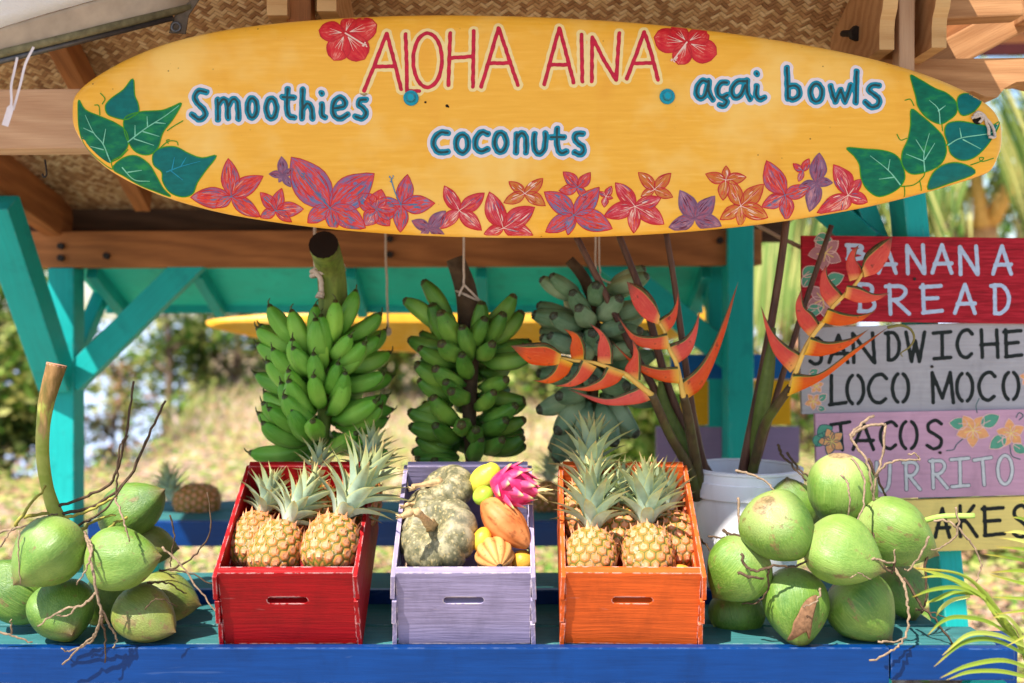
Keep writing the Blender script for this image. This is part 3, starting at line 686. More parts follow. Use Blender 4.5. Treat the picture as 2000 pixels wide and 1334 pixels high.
def sdf_layer(mb, strokes, w_, SF, layer, mi=0, cell=1.5, wob=.06, seed=0):     # one clean sheet of paint, no overlaps
    A = []; B = []
    for pts, cl in strokes:
        p = catmull([Vector((x_, y_, 0)) for x_, y_ in pts], 8, bool(cl))
        if cl: p.append(p[0])
        for a, b in zip(p, p[1:]): A.append((a.x, a.y)); B.append((b.x, b.y))
    A = np.array(A); B = np.array(B); lo = np.minimum(A, B).min(0) - w_; hi = np.maximum(A, B).max(0) + w_
    nx, ny = int((hi[0] - lo[0]) / cell) + 2, int((hi[1] - lo[1]) / cell) + 2
    gx = lo[0] + cell * np.arange(nx); gy = lo[1] + cell * np.arange(ny); X, Y_ = np.meshgrid(gx, gy); D = np.full(X.shape, 1e9)
    for a, b in zip(A, B):
        i0, i1 = max(0, int((min(a[0], b[0]) - w_ - lo[0]) / cell)), int((max(a[0], b[0]) + w_ - lo[0]) / cell) + 2
        j0, j1 = max(0, int((min(a[1], b[1]) - w_ - lo[1]) / cell)), int((max(a[1], b[1]) + w_ - lo[1]) / cell) + 2
        xs_, ys_ = X[j0:j1, i0:i1] - a[0], Y_[j0:j1, i0:i1] - a[1]; d = b - a; L2_ = max(d[0] ** 2 + d[1] ** 2, 1e-9)
        t = np.clip((xs_ * d[0] + ys_ * d[1]) / L2_, 0, 1); D[j0:j1, i0:i1] = np.minimum(D[j0:j1, i0:i1], np.hypot(xs_ - t * d[0], ys_ - t * d[1]))
    D = D - w_ / 2 * (1 + wob * (np.sin(X * .21 + seed) * np.sin(Y_ * .27 + 1.3) + .6 * np.sin(X * .53 + Y_ * .31)))
    ins = D < 0; vid = {}; v = []; f = []
    def vert(key, x_, y_):
        if key not in vid: vid[key] = len(v); v.append(SF(x_, y_, layer))
        return vid[key]
    for j in range(ny - 1):
        for i in range(nx - 1):
            q4 = ((i, j), (i + 1, j), (i + 1, j + 1), (i, j + 1)); k = [ins[b, a] for a, b in q4]
            if not any(k): continue
            out = []
            for n_ in range(4):
                (a, b), (c_, d_) = q4[n_], q4[(n_ + 1) % 4]
                if k[n_]: out.append(vert((a, b), gx[a], gy[b]))
                if k[n_] != k[(n_ + 1) % 4]:
                    da, db = D[b, a], D[d_, c_]; t = min(.98, max(.02, da / (da - db))); key = ((a, b), (c_, d_)) if (a, b) < (c_, d_) else ((c_, d_), (a, b)); out.append(vert(key, gx[a] + t * (gx[c_] - gx[a]), gy[b] + t * (gy[d_] - gy[b])))
            if len(out) > 2: f.append(tuple(out))
    mb.add(v, f, mi)
def poly(mb, pts, SF, layer, mi=0, n=5, smooth=True):       # filled painted outline as a fan of rings
    OFF[0] += 1; off = layer + OFF[0] % 60 * 6e-6
    p = catmull([Vector((x_, y_, 0)) for x_, y_ in pts], n, True) if smooth else [Vector((x_, y_, 0)) for x_, y_ in pts]
    c = sum(p, Vector()) / len(p); N = len(p); v = []; uv = []; K = 5
    for k in range(1, K + 1):
        for i, q_ in enumerate(p): r = c.lerp(q_, k / K); v.append(SF(r.x, r.y, off)); uv.append((k / K, i / N))
    v.append(SF(c.x, c.y, off)); uv.append((0, 0)); cI = len(v) - 1
    f = [(cI, i, (i + 1) % N) for i in range(N)] + [(k * N + i, (k + 1) * N + i, (k + 1) * N + (i + 1) % N, k * N + (i + 1) % N) for k in range(K - 1) for i in range(N)]
    mb.add(v, f, mi, uv)
def pnt(name, c, var=.12, rough=.45):
    q = NM(name); n1 = q.noise(q.coord(), 60, 4, .6); n2 = q.noise(q.coord('Object', (1, 1, 5)), 25, 3)
    return q.done(q.mix(1, c, q.ramp(q.math('ADD', q.math('MULTIPLY', n1, .5), q.math('MULTIPLY', n2, .5)), [(.3, 1 - var * 1.4), (.7, 1 + var)]), 'MULTIPLY'), rough, q.bump(n1, .15, .002), .4)
M_CREAM = pnt('cream_outline', S(238, 208, 140), .05); M_LILW = pnt('lilac_white_outline', S(226, 206, 204), .04); M_RED = pnt('crimson_lettering', S(196, 30, 56), .22); M_CY = pnt('turquoise_lettering', S(14, 132, 156), .15); M_DK = pnt('dark_teal_stroke', S(44, 70, 72), .2)
L1, L2, L3 = .0004, .0008, .0012
z1 = lambda u: [(a / 2.857, b / 2.857) for a, b in u]
z2 = lambda u: [(650 + a / 2.857, b / 2.857) for a, b in u]
z3 = lambda u: [(1300 + a / 2.857, b / 2.857) for a, b in u]
def ell(cx, cy, rx, ry, n=12): return [(cx + rx * math.sin(2 * math.pi * i / n), cy - ry * math.cos(2 * math.pi * i / n)) for i in range(n)]
# ALOHA AINA
st = [([(300, 184), (240, 345), (175, 508)], 0), ([(300, 184), (342, 340), (382, 500)], 0), ([(238, 373), (342, 370)], 0),
      ([(405, 188), (412, 350), (414, 510)], 0), ([(414, 511), (482, 508)], 0), (ell(529, 336, 80, 152), 1),
      ([(655, 182), (650, 330), (645, 476)], 0), ([(786, 170), (784, 330), (782, 484)], 0), ([(650, 325), (784, 315)], 0),
      ([(925, 152), (880, 310), (828, 486)], 0), ([(925, 152), (980, 320), (1033, 476)], 0), ([(872, 354), (985, 352)], 0),
      ([(1265, 152), (1222, 310), (1180, 472)], 0), ([(1265, 152), (1305, 310), (1344, 462)], 0), ([(1217, 362), (1316, 362)], 0),
      ([(1388, 190), (1390, 325), (1392, 456)], 0), ([(1448, 205), (1446, 330), (1445, 456)], 0), ([(1450, 208), (1510, 330), (1578, 444)], 0), ([(1600, 180), (1590, 310), (1582, 446)], 0),
      ([(1740, 172), (1690, 310), (1640, 440)], 0), ([(1740, 172), (1780, 310), (1814, 446)], 0), ([(1684, 354), (1786, 352)], 0)]
mb = MB()
st = [(z2(p), c_) for p, c_ in st]
sdf_layer(mb, st, 20, SB.surf, L1, 0, wob=.05); sdf_layer(mb, st, 7.6, SB.surf, L2, 1, 1.2, .10)
mb.build('lettering', [M_CREAM, M_RED], sb, Matrix.Translation(P(1000, 110, 2.13)), smooth=False)
def e3(name, strokes, w1=25, w2=12.6, w3=4.4):
    mb = MB()
    sdf_layer(mb, strokes, w1, SB.surf, L1, 0, wob=.04); sdf_layer(mb, strokes, w2, SB.surf, L2, 1, 1.2, .07); sdf_layer(mb, strokes, w3, SB.surf, L3, 2, 1.1, .16)
    mb.build(name, [M_LILW, M_CY, M_DK], sb, Matrix.Translation(SB.surf(*strokes[0][0][0])), smooth=False)
e3('lettering', [(z1(p), c) for p, c in [
    ([(1152, 515), (1112, 508), (1088, 540), (1102, 575), (1138, 612), (1145, 645), (1112, 668), (1072, 640)], 0),
    ([(1215, 558), (1217, 610), (1217, 668)], 0), ([(1217, 590), (1245, 555), (1268, 575), (1273, 660)], 0), ([(1273, 595), (1300, 555), (1326, 575), (1332, 664)], 0),
    (ell(1408, 603, 26, 54), 1), (ell(1515, 606, 28, 56), 1),
    ([(1606, 497), (1602, 600), (1614, 648), (1642, 655)], 0), ([(1578, 542), (1640, 546)], 0),
    ([(1690, 500), (1688, 580), (1686, 662)], 0), ([(1688, 612), (1716, 578), (1738, 602), (1745, 662)], 0),
    ([(1797, 582), (1798, 640), (1814, 654)], 0), ([(1795, 520), (1796, 523)], 0),
    ([(1866, 606), (1920, 594), (1922, 562), (1896, 545), (1868, 566), (1858, 610), (1868, 648), (1900, 662), (1940, 640)], 0),
    ([(2042, 556), (2010, 560), (2003, 585), (2030, 607), (2043, 635), (2022, 662), (1984, 650)], 0)]])
e3('lettering', [(z2(p), c) for p, c in [
    ([(642, 744), (604, 740), (570, 768), (562, 805), (578, 840), (604, 852), (642, 846)], 0), (ell(722, 802, 34, 50), 1),
    ([(866, 748), (832, 738), (804, 765), (794, 800), (804, 832), (832, 845), (864, 832)], 0), (ell(936, 795, 33, 54), 1),
    ([(1026, 748), (1024, 800), (1022, 852)], 0), ([(1026, 768), (1052, 744), (1074, 760), (1080, 800), (1078, 850)], 0),
    ([(1126, 748), (1122, 800), (1132, 845), (1152, 858), (1176, 840), (1186, 800), (1187, 744)], 0),
    ([(1252, 718), (1250, 780), (1258, 838), (1280, 856), (1304, 845)], 0), ([(1218, 766), (1290, 766)], 0),
    ([(1395, 747), (1362, 747), (1348, 770), (1366, 798), (1394, 818), (1400, 843), (1380, 863), (1348, 850)], 0)]])
e3('lettering', [(z3(p), c) for p, c in [
    ([(236, 458), (205, 452), (178, 482), (172, 522), (190, 548), (218, 535), (236, 475)], 0), ([(240, 452), (241, 515), (262, 556)], 0),
    ([(342, 462), (312, 462), (291, 490), (292, 528), (315, 544), (344, 530)], 0), ([(316, 548), (340, 566), (326, 590), (302, 588)], 0),
    ([(448, 455), (404, 455), (374, 485), (370, 524), (390, 546), (420, 530), (444, 475)], 0), ([(454, 450), (455, 515), (472, 553)], 0),
    ([(508, 482), (505, 528), (522, 554), (550, 545)], 0), ([(508, 410), (509, 414)], 0),
    ([(676, 378), (679, 460), (681, 552)], 0), ([(681, 486), (718, 478), (744, 500), (742, 536), (714, 555), (684, 550)], 0),
    (ell(840, 518, 33, 50), 1), ([(920, 482), (932, 530), (946, 568)], 0), ([(946, 568), (962, 530), (976, 502)], 0), ([(976, 502), (990, 540), (1000, 568)], 0), ([(1000, 568), (1018, 520), (1032, 476)], 0),
    ([(1066, 398), (1062, 490), (1060, 572)], 0), ([(1190, 478), (1150, 478), (1134, 505), (1165, 530), (1190, 556), (1182, 588), (1146, 598), (1112, 570)], 0)]])
# painted leaves
q = NM('painted_leaf_green'); n1 = q.noise(q.coord('Object', (1, 1, 2.5)), 22, 4, .6); c = q.ramp(n1, [(.3, S(0, 84, 60)), (.5, S(0, 104, 74)), (.75, S(40, 140, 66))]); M_PLEAF = q.done(c, .45, q.bump(n1, .15, .002), .4)
M_PEDGE = pnt('painted_leaf_edge', S(60, 140, 30), .2); M_PVEIN = pnt('pale_vein_paint', S(126, 196, 160), .2); M_PTEAL = pnt('teal_leaf_paint', S(0, 104, 98), .2); M_PBLUE = pnt('blue_vein_paint', S(30, 140, 160), .2)
LV = [(z1, [(428, 552), (470, 610), (560, 650), (650, 690), (705, 735), (715, 810), (675, 868), (620, 898), (614, 940), (540, 890), (460, 810), (432, 720), (424, 640)], 0, [[(612, 900), (575, 805), (520, 740), (470, 640)], [(575, 800), (590, 720)], [(575, 835), (500, 815)], [(520, 740), (460, 712)]]),
      (z1, [(742, 440), (752, 530), (770, 575), (775, 622), (742, 650), (700, 668), (640, 655), (598, 635), (588, 590), (620, 550), (690, 500)], 1, []),
      (z1, [(1014, 577), (970, 660), (910, 740), (882, 825), (830, 864), (762, 850), (716, 792), (692, 720), (700, 655), (780, 625), (900, 617), (960, 597)], 0, [[(716, 792), (810, 720), (920, 650), (1000, 590)], [(755, 755), (755, 700)], [(825, 705), (822, 650)], [(800, 735), (890, 762)], [(750, 775), (860, 812)], [(870, 685), (925, 690)]]),
      (z1, [(1208, 870), (1150, 950), (1100, 1020), (1072, 1078), (1010, 1096), (940, 1070), (905, 1010), (902, 960), (858, 920), (856, 860), (900, 826), (980, 820), (1060, 860), (1130, 882)], 1, [[(930, 960), (1010, 930), (1120, 900)], [(960, 950), (975, 880)], [(950, 950), (1020, 1005)], [(1010, 930), (1040, 880)]]),
      (z1, [(620, 938), (688, 882), (760, 870), (830, 915), (870, 980), (905, 1050), (938, 1092), (850, 1062), (760, 1026), (680, 978)], 0, [[(680, 935), (740, 1000), (830, 1010)], [(710, 960), (790, 950)]]),
      (z3, [(1370, 420), (1420, 440), (1500, 490), (1570, 520), (1620, 570), (1622, 630), (1580, 670), (1530, 692), (1460, 660), (1410, 600), (1395, 540)], 0, [[(1530, 690), (1520, 610), (1470, 560)], [(1520, 620), (1560, 590)]]),
      (z3, [(1786, 528), (1768, 570), (1720, 622), (1660, 645), (1632, 610), (1630, 550), (1660, 522), (1720, 515)], 1, []),
      (z3, [(1370, 610), (1430, 650), (1500, 710), (1550, 770), (1565, 850), (1530, 920), (1450, 960), (1370, 970), (1320, 920), (1320, 850), (1350, 780), (1366, 700)], 0, [[(1445, 955), (1440, 860), (1470, 745)], [(1440, 850), (1395, 780)], [(1445, 890), (1500, 800)], [(1440, 900), (1340, 860)]]),
      (z3, [(1884, 672), (1850, 740), (1790, 820), (1720, 880), (1650, 894), (1592, 860), (1575, 800), (1556, 740), (1572, 692), (1640, 677), (1740, 692), (1820, 700)], 1, [[(1575, 810), (1650, 770), (1820, 740), (1870, 690)], [(1650, 770), (1640, 715)], [(1660, 780), (1760, 830)]]),
      (z3, [(1010, 826), (1110, 832), (1220, 842), (1290, 872), (1322, 930), (1334, 1000), (1290, 1060), (1200, 1095), (1130, 1060), (1092, 1000), (1080, 920), (1050, 870)], 0, [[(1310, 1030), (1240, 950), (1140, 870)], [(1240, 950), (1250, 890)], [(1270, 990), (1190, 1000)]]),
      (z3, [(1738, 962), (1650, 912), (1560, 917), (1490, 970), (1478, 1052), (1600, 1018)], 1, [])]
for zf, out, k, veins in LV:
    mb = MB(); o_ = zf(out)
    mb2 = o_; poly(mb, o_, SB.surf, L1, 0, 4)
    ribbon(mb, o_, 2.2, SB.surf, L2, 1, 4, True)
    for vn in veins: ribbon(mb, zf(vn), 2.6, SB.surf, L3, 2, 5, taper=lambda t: 1 - .6 * t)
    mb.build('painted_leaf', [M_PTEAL if k else M_PLEAF, M_PEDGE, M_PBLUE if k and zf is z1 else M_PVEIN], sb, Matrix.Translation(SB.surf(*o_[0])), smooth=False)
mb = MB()
for zf, vn in ((z1, [(560, 520), (585, 550), (570, 580)]), (z1, [(527, 585), (550, 590), (556, 640)]), (z1, [(935, 730), (970, 705), (1022, 675)]), (z1, [(890, 830), (940, 790), (985, 790), (995, 810)]), (z1, [(940, 800), (930, 785), (945, 780)]), (z1, [(615, 905), (670, 880), (715, 835)]),
               (z3, [(1320, 1040), (1390, 1030), (1440, 985), (1445, 950)]), (z3, [(1335, 1040), (1350, 1095)]), (z3, [(1420, 1010), (1440, 1060)]), (z3, [(1335, 560), (1365, 555), (1385, 590)]), (z3, [(1290, 750), (1310, 782), (1345, 772)]), (z3, [(1705, 920), (1760, 900), (1780, 880), (1755, 880), (1770, 900), (1840, 880)]), (z3, [(1540, 690), (1545, 730)]), (z3, [(1560, 820), (1575, 800)])):
    ribbon(mb, zf(vn), 2.0, SB.surf, L2, 0, 5)
mb.build('painted_tendrils', M_PEDGE, sb, Matrix.Translation(SB.surf(1000, 240)), smooth=False)
# painted flowers: streaky petals
def petal_mat(name, stops, edge=S(196, 40, 44), sx=4.0, sy=20):
    q = NM(name); uvn = q.n('TexCoord'); mp = q.n('Mapping'); q.t.links.new(uvn.outputs['UV'], mp.inputs[0]); mp.inputs['Scale'].default_value = (sx * .7, sy * .6, 1)
    ob = q.noise(q.coord(), 30, 3, .6)
    nz = q.noise(mp.outputs[0], 1.0, 4, .65, .3)
    u = q.uvx(); ed = q.math('ABSOLUTE', q.math('SUBTRACT', u[1], .5))
    fac = q.math('ADD', q.math('MULTIPLY', nz, .62), q.math('MULTIPLY', ob, .48))
    c = q.ramp(fac, stops)
    c = q.mix(q.ramp(q.math('ADD', ed, q.math('MULTIPLY', q.math('SUBTRACT', nz, .5), 1.2)), [(.34, 0), (.46, .75)]), c, edge)
    return q.done(c, .45, q.bump(nz, .15, .002), .4)
PM = {'red': petal_mat('red_petal_paint', [(.40, S(112, 100, 134)), (.48, S(200, 40, 50)), (.57, S(220, 72, 48)), (.64, S(140, 112, 140)), (.70, S(232, 156, 130))], S(128, 98, 128)),
      'blue': petal_mat('blue_red_petal_paint', [(.40, S(40, 118, 156)), (.47, S(110, 110, 146)), (.52, S(206, 50, 56)), (.59, S(220, 72, 52)), (.66, S(104, 122, 156))], S(88, 100, 140)),
      'mauve': petal_mat('mauve_petal_paint', [(.42, S(150, 52, 66)), (.5, S(164, 84, 100)), (.58, S(126, 96, 124)), (.66, S(190, 128, 134))], S(104, 66, 92)),
      'orange': petal_mat('orange_petal_paint', [(.38, S(166, 60, 34)), (.5, S(206, 106, 34)), (.6, S(196, 120, 60)), (.7, S(230, 160, 90))], S(190, 70, 44)),
      'pink': petal_mat('pink_red_petal_paint', [(.38, S(168, 28, 40)), (.5, S(196, 42, 56)), (.6, S(206, 84, 92)), (.68, S(232, 180, 160))]),
      'hib': petal_mat('hibiscus_petal_paint', [(.34, S(176, 16, 32)), (.5, S(206, 34, 44)), (.6, S(214, 66, 58)), (.70, S(232, 150, 130))])}
M_PRIM = pnt('petal_rim_red', S(196, 40, 44), .25); M_PPALE = pnt('pale_pistil_paint', S(236, 196, 176), .1); M_PBL = pnt('blue_stroke_paint', S(70, 120, 150), .2); M_PPUR = pnt('purple_rim', S(128, 84, 110), .25)
def petal(mb, c, t, wf, mi, rim, point=True, SF=None, lay=L1):
    SF = SF or SB.surf; OFF[0] += 1; off = lay + OFF[0] % 60 * 6e-6
    c = Vector((*c, 0)); t = Vector((*t, 0)); d = t - c; L = d.length; n = Vector((-d.y, d.x, 0)) / max(L, 1e-6); v = []; uv = []; NU, NV = 10, 6; rimL = []; rimR = []
    cv = mnoise.noise(Vector((c.x * .13, t.y * .17, 2))) * .10
    for i in range(NU + 1):
        s = i / NU; hw = wf * L * (math.sin(math.pi * s ** (.85 if point else 1.25)) ** (.85 if point else .55)) if 0 < s < 1 else 0
        hw *= 1 + .1 * mnoise.noise(Vector((s * 3, c.x, t.x)))
        o = c + d * s + n * (cv * L * math.sin(math.pi * s))
        for j in range(NV + 1):
            r = o + n * hw * (2 * j / NV - 1); v.append(SF(r.x, r.y, off)); uv.append((s + c.x * .37 + t.x * .23, j / NV))
        rimL.append((o + n * hw)[:2]); rimR.append((o - n * hw)[:2])
    mb.add(v, [(i * (NV + 1) + j, i * (NV + 1) + j + 1, (i + 1) * (NV + 1) + j + 1, (i + 1) * (NV + 1) + j) for i in range(NU) for j in range(NV)], mi, uv)
    if rim:
        ribbon(mb, rimL, rim, SF, lay + .0003, 1, 1, wob=.4); ribbon(mb, rimR, rim, SF, lay + .0003, 1, 1, wob=.4)
BRUSH = {'red': (4, 5, 6, 1, 3), 'blue': (3, 4, 3, 1, 5), 'mauve': (4, 7, 1, 4), 'pink': (2, 5, 1, 6, 4), 'orange': (5, 2, 6, 1)}
M_B4 = pnt('grey_purple_brush', S(122, 92, 122), .2); M_B5 = pnt('orange_red_brush', S(220, 84, 44), .2); M_B6 = pnt('pale_pink_brush', S(226, 140, 120), .2); M_B7 = pnt('maroon_brush', S(104, 34, 56), .2)
def flower(c, tips, pal, wf=.27, pist=None, ctr=1):
    mb = MB()
    for t in tips: petal(mb, c, t, wf, 0, 1.6)
    for t in tips:
        ribbon(mb, [c, (c[0] + (t[0] - c[0]) * .25 + 1, c[1] + (t[1] - c[1]) * .25), (c[0] + (t[0] - c[0]) * .48, c[1] + (t[1] - c[1]) * .48)], 1.25, SB.surf, L3, 2, 4, taper=lambda s: 1 - .7 * s)
    rb_ = random.Random(int(c[0] * 7 + c[1]))
    for t in tips:
        d = Vector((t[0] - c[0], t[1] - c[1])); L = d.length; n_ = Vector((-d.y, d.x)) / L
        for k in range(11 if L > 45 else 7):
            a = rb_.uniform(.12, .62); b = a + rb_.uniform(.14, .34); o = rb_.uniform(-.8, .8) * wf * L
            f_ = lambda s: Vector(c) + d * s + n_ * o * max(0, math.sin(math.pi * min(1, s))) ** .8
            ribbon(mb, [f_(a)[:], f_((a + b) / 2)[:], f_(b)[:]], rb_.uniform(.9, 2.2), SB.surf, L2 + .0001, rb_.choice(BRUSH[pal]), 3, taper=lambda s: .35 + .65 * math.sin(math.pi * s))
    if pist:
        ribbon(mb, [c, ((c[0] + pist[0]) / 2 - 2, (c[1] + pist[1]) / 2), pist], 2.2, SB.surf, L3 + .0002, 3, 4)
        for k in range(7): a = (pist[0] + random.uniform(-4, 4), pist[1] + random.uniform(-7, 7)); ribbon(mb, [a, (a[0] + 1, a[1] + 1)], 2, SB.surf, L3 + .0003, 3, 1)
    pale = M_PBL if pal in ('blue', 'red') else M_PPUR if pal == 'mauve' else M_PPALE
    mb.build('painted_flower', [PM[pal], M_PRIM if pal != 'mauve' else M_PPUR, pale, M_PBL, M_B4, M_B5, M_B6, M_B7], sb, Matrix.Translation(SB.surf(*c)), smooth=False)
FL = [((451, 384), [(446, 310), (514, 344), (505, 422), (418, 404), (370, 385)], 'red', .24, None), ((537, 411), [(550, 368), (592, 408), (566, 432), (505, 424), (508, 376)], 'red', .26, None), ((553, 343), [(550, 306), (573, 330), (568, 365), (545, 356), (526, 340)], 'mauve', .26, None),
      ((735, 410), [(700, 380), (712, 440), (760, 440), (745, 370), (780, 412)], 'red', .4, None), ((644, 406), [(569, 307), (731, 339), (712, 444), (598, 434), (650, 452)], 'blue', .29, (593, 345)), ((783, 400), [(796, 341), (849, 397), (780, 453), (724, 400)], 'blue', .27, (764, 350)),
      ((838, 446), [(804, 431), (870, 412), (866, 456), (820, 458)], 'mauve', .28, None), ((897, 411), [(868, 363), (946, 377), (940, 449), (860, 446)], 'pink', .25, None), ((983, 445), [(956, 375), (1044, 405), (1041, 458), (945, 456)], 'pink', .27, None), ((1025, 378), [(994, 355), (1060, 349), (1065, 402), (984, 396)], 'orange', .25, None),
      ((1128, 366), [(1100, 336), (1153, 337), (1144, 386), (1092, 372)], 'red', .28, None), ((1121, 420), [(1063, 375), (1170, 366), (1197, 446), (1066, 452), (1110, 458)], 'blue', .26, None), ((1183, 384), [(1194, 364), (1197, 387), (1180, 405), (1171, 374)], 'pink', .3, None), ((1240, 403), [(1202, 357), (1291, 386), (1298, 437), (1240, 454), (1180, 422)], 'pink', .26, None),
      ((1278, 370), [(1247, 337), (1310, 339), (1314, 385), (1252, 384)], 'orange', .26, None), ((1358, 427), [(1328, 372), (1396, 383), (1412, 440), (1308, 443)], 'mauve', .28, None), ((1417, 352), [(1418, 324), (1378, 340), (1412, 391), (1457, 346)], 'orange', .28, None), ((1447, 402), [(1425, 350), (1491, 360), (1502, 424), (1450, 441), (1408, 428)], 'orange', .26, None),
      ((1533, 381), [(1497, 314), (1582, 366), (1542, 430), (1488, 404)], 'red', .28, None), ((1594, 357), [(1600, 299), (1626, 357), (1584, 412), (1560, 366)], 'mauve', .28, None), ((1568, 335), [(1580, 310), (1549, 320), (1560, 354)], 'red', .27, None), ((1657, 381), [(1628, 322), (1682, 350), (1698, 394), (1600, 414), (1650, 414)], 'pink', .28, None)]
for f_ in FL: flower(*f_)
for c_, tips, pist in (((674, 64), [(684, 27), (735, 46), (712, 116), (652, 118), (622, 58)], (712, 88)), ((1342, 82), [(1315, 46), (1384, 54), (1400, 106), (1325, 126), (1278, 72)], (1316, 116))):
    mb = MB()
    for t in tips: petal(mb, c_, t, .40, 0, 1.8, False)
    for t in tips:
        for k in (-.12, 0, .12):
            dx, dy = t[0] - c_[0], t[1] - c_[1]; ribbon(mb, [(c_[0] + dx * .15, c_[1] + dy * .15), (c_[0] + dx * .6 - dy * k, c_[1] + dy * .6 + dx * k)], 1.5, SB.surf, L3, 2, 4, taper=lambda s: 1 - .7 * s)
    ribbon(mb, [c_, pist], 2.8, SB.surf, L3 + .0002, 2, 4)
    for k in range(9): a = (pist[0] + random.uniform(-6, 6), pist[1] + random.uniform(-6, 6)); ribbon(mb, [a, (a[0] + 1, a[1] + 1)], 2.4, SB.surf, L3 + .0003, 2, 1)
    mb.build('painted_hibiscus', [PM['hib'], M_PRIM, M_PPALE], sb, Matrix.Translation(SB.surf(*c_)), smooth=False)
# bolts, holes, leash cord
M_BOLT = paint('turquoise_bolt_paint', S(20, 150, 170), S(90, 80, 60), .8)
for px, py in ((803, 192), (1303, 189)):
    p = SB.surf(px, py, 0); mb = MB(); mb.add(*tube([p + Vector((0, .002, 0)), p - Vector((0, .003, 0))], .0165, 20)[:2]); mb.add(*tube([p - Vector((0, .0025, 0)), p - Vector((0, .011, 0))], .0095, 6)[:2])
    o = mb.build('bolt', M_BOLT, sb, Matrix.Translation(p), smooth=False)
mb = MB()
for px, py, r in ((831, 200, 2.2), (873, 207, 3), (876, 209, 1.6), (1905, 232, 0)):
    if r: poly(mb, ell(px, py, r, r, 8), SB.surf, L2, 0, 2)
poly(mb, ell(1910, 233, 11, 10, 10), SB.surf, L3 + .0005, 0, 2)
mb.build('hole', flat('dark_hole', S(30, 22, 16), .9), sb, Matrix.Translation(SB.surf(1910, 233)))
mb = MB()
for pth in ([(1900, 226), (1912, 220), (1926, 232), (1940, 250), (1944, 266), (1932, 268)], [(1902, 230), (1918, 226), (1928, 244), (1932, 264)], [(1896, 232), (1908, 224), (1918, 230), (1912, 240)]):
    mb.add(*tube(wiggle([SB.surf(x_, y_, .006) for x_, y_ in pth], 5, .0015, len(pth)), .0032, 6)[:2])
mb.build('cord', M_ROPE, sb, Matrix.Translation(SB.surf(1910, 233)))

# ------------------------------------------------------------ menu signs
UP = {'A': [[(0.5, 0), (.25, .5), (0, 1)], [(.5, 0), (.75, .5), (1, 1)], [(.12, .68), (1, .66)]], 'B': [[(.12, 0), (.12, 1)], [(0, 0), (.7, .05), (.85, .25), (.6, .45), (.15, .48)], [(.15, .48), (.75, .55), (1, .78), (.7, .98), (.05, 1)]],
      'N': [[(.05, 1), (0, .05)], [(0, .02), (.95, .98)], [(1, 1), (.9, 0)]], 'R': [[(.15, 0), (.2, 1)], [(0, .05), (.65, .05), (.85, .25), (.6, .48), (.2, .52)], [(.4, .55), (1, 1)]], 'E': [[(.1, 0), (.15, 1)], [(0, .08), (.95, .03)], [(.1, .5), (.8, .47)], [(.1, 1), (1, .93)]],
      'D': [[(.2, 0), (.22, 1)], [(0, .03), (.6, .03), (.95, .35), (.9, .75), (.55, .98), (.2, 1)]], 'S': [[(.95, .12), (.6, 0), (.15, .12), (.15, .35), (.55, .5), (.95, .68), (.85, .92), (.45, 1), (.05, .88)]], 'W': [[(0, 0), (.3, 1)], [(.3, 1), (.5, .3)], [(.5, .3), (.72, 1)], [(.72, 1), (1, 0)]],
      'I': [[(0, .05), (1, 0)], [(.5, .05), (.52, .98)], [(.05, 1), (1, .95)]], 'C': [[(1, .15), (.7, 0), (.25, .12), (0, .5), (.2, .88), (.6, 1), (.95, .86)]], 'H': [[(.02, 0), (.08, 1)], [(.92, 0), (1, 1)], [(.0, .55), (1, .5)]], 'L': [[(.1, 0), (.1, .95)], [(0, 1), (1, .92)]],
      'O': 'O', 'M': [[(.05, 1), (.0, .0)], [(.02, .05), (.48, .85)], [(.48, .85), (.85, .02)], [(.85, .0), (1, 1)]], 'T': [[(0, .1), (1, 0)], [(.5, .06), (.6, 1)]], 'K': [[(.2, 0), (.22, 1)], [(.85, 0), (.3, .5)], [(.05, .62), (.45, .5), (1, 1)]], 'U': [[(0, 0), (.05, .7), (.4, 1), (.8, .9), (.95, .6), (1, 0)]]}
def plane_surf(Y): 
    def f(px, py, off=0):
        p = P(px, py, Y); p.y -= off; return p
    return f
def strokes_of(ch, x0, y0, x1, y1, gap=False):
    g_ = UP[ch]
    if g_ == 'O':
        pts = ell((x0 + x1) / 2, (y0 + y1) / 2, (x1 - x0) / 2, (y1 - y0) / 2, 18)
        return [(pts[1:9], 0), (pts[10:18], 0)] if gap else [(pts, 1)]
    return [([(x0 + a * (x1 - x0), y0 + b * (y1 - y0)) for a, b in s], 0) for s in g_]
def s7(x_, y_): return 1400 + x_ / 2.668, 430 + y_ / 2.668
def s6(x_, y_): return 1560 + x_ / 2.668, 600 + y_ / 2.668
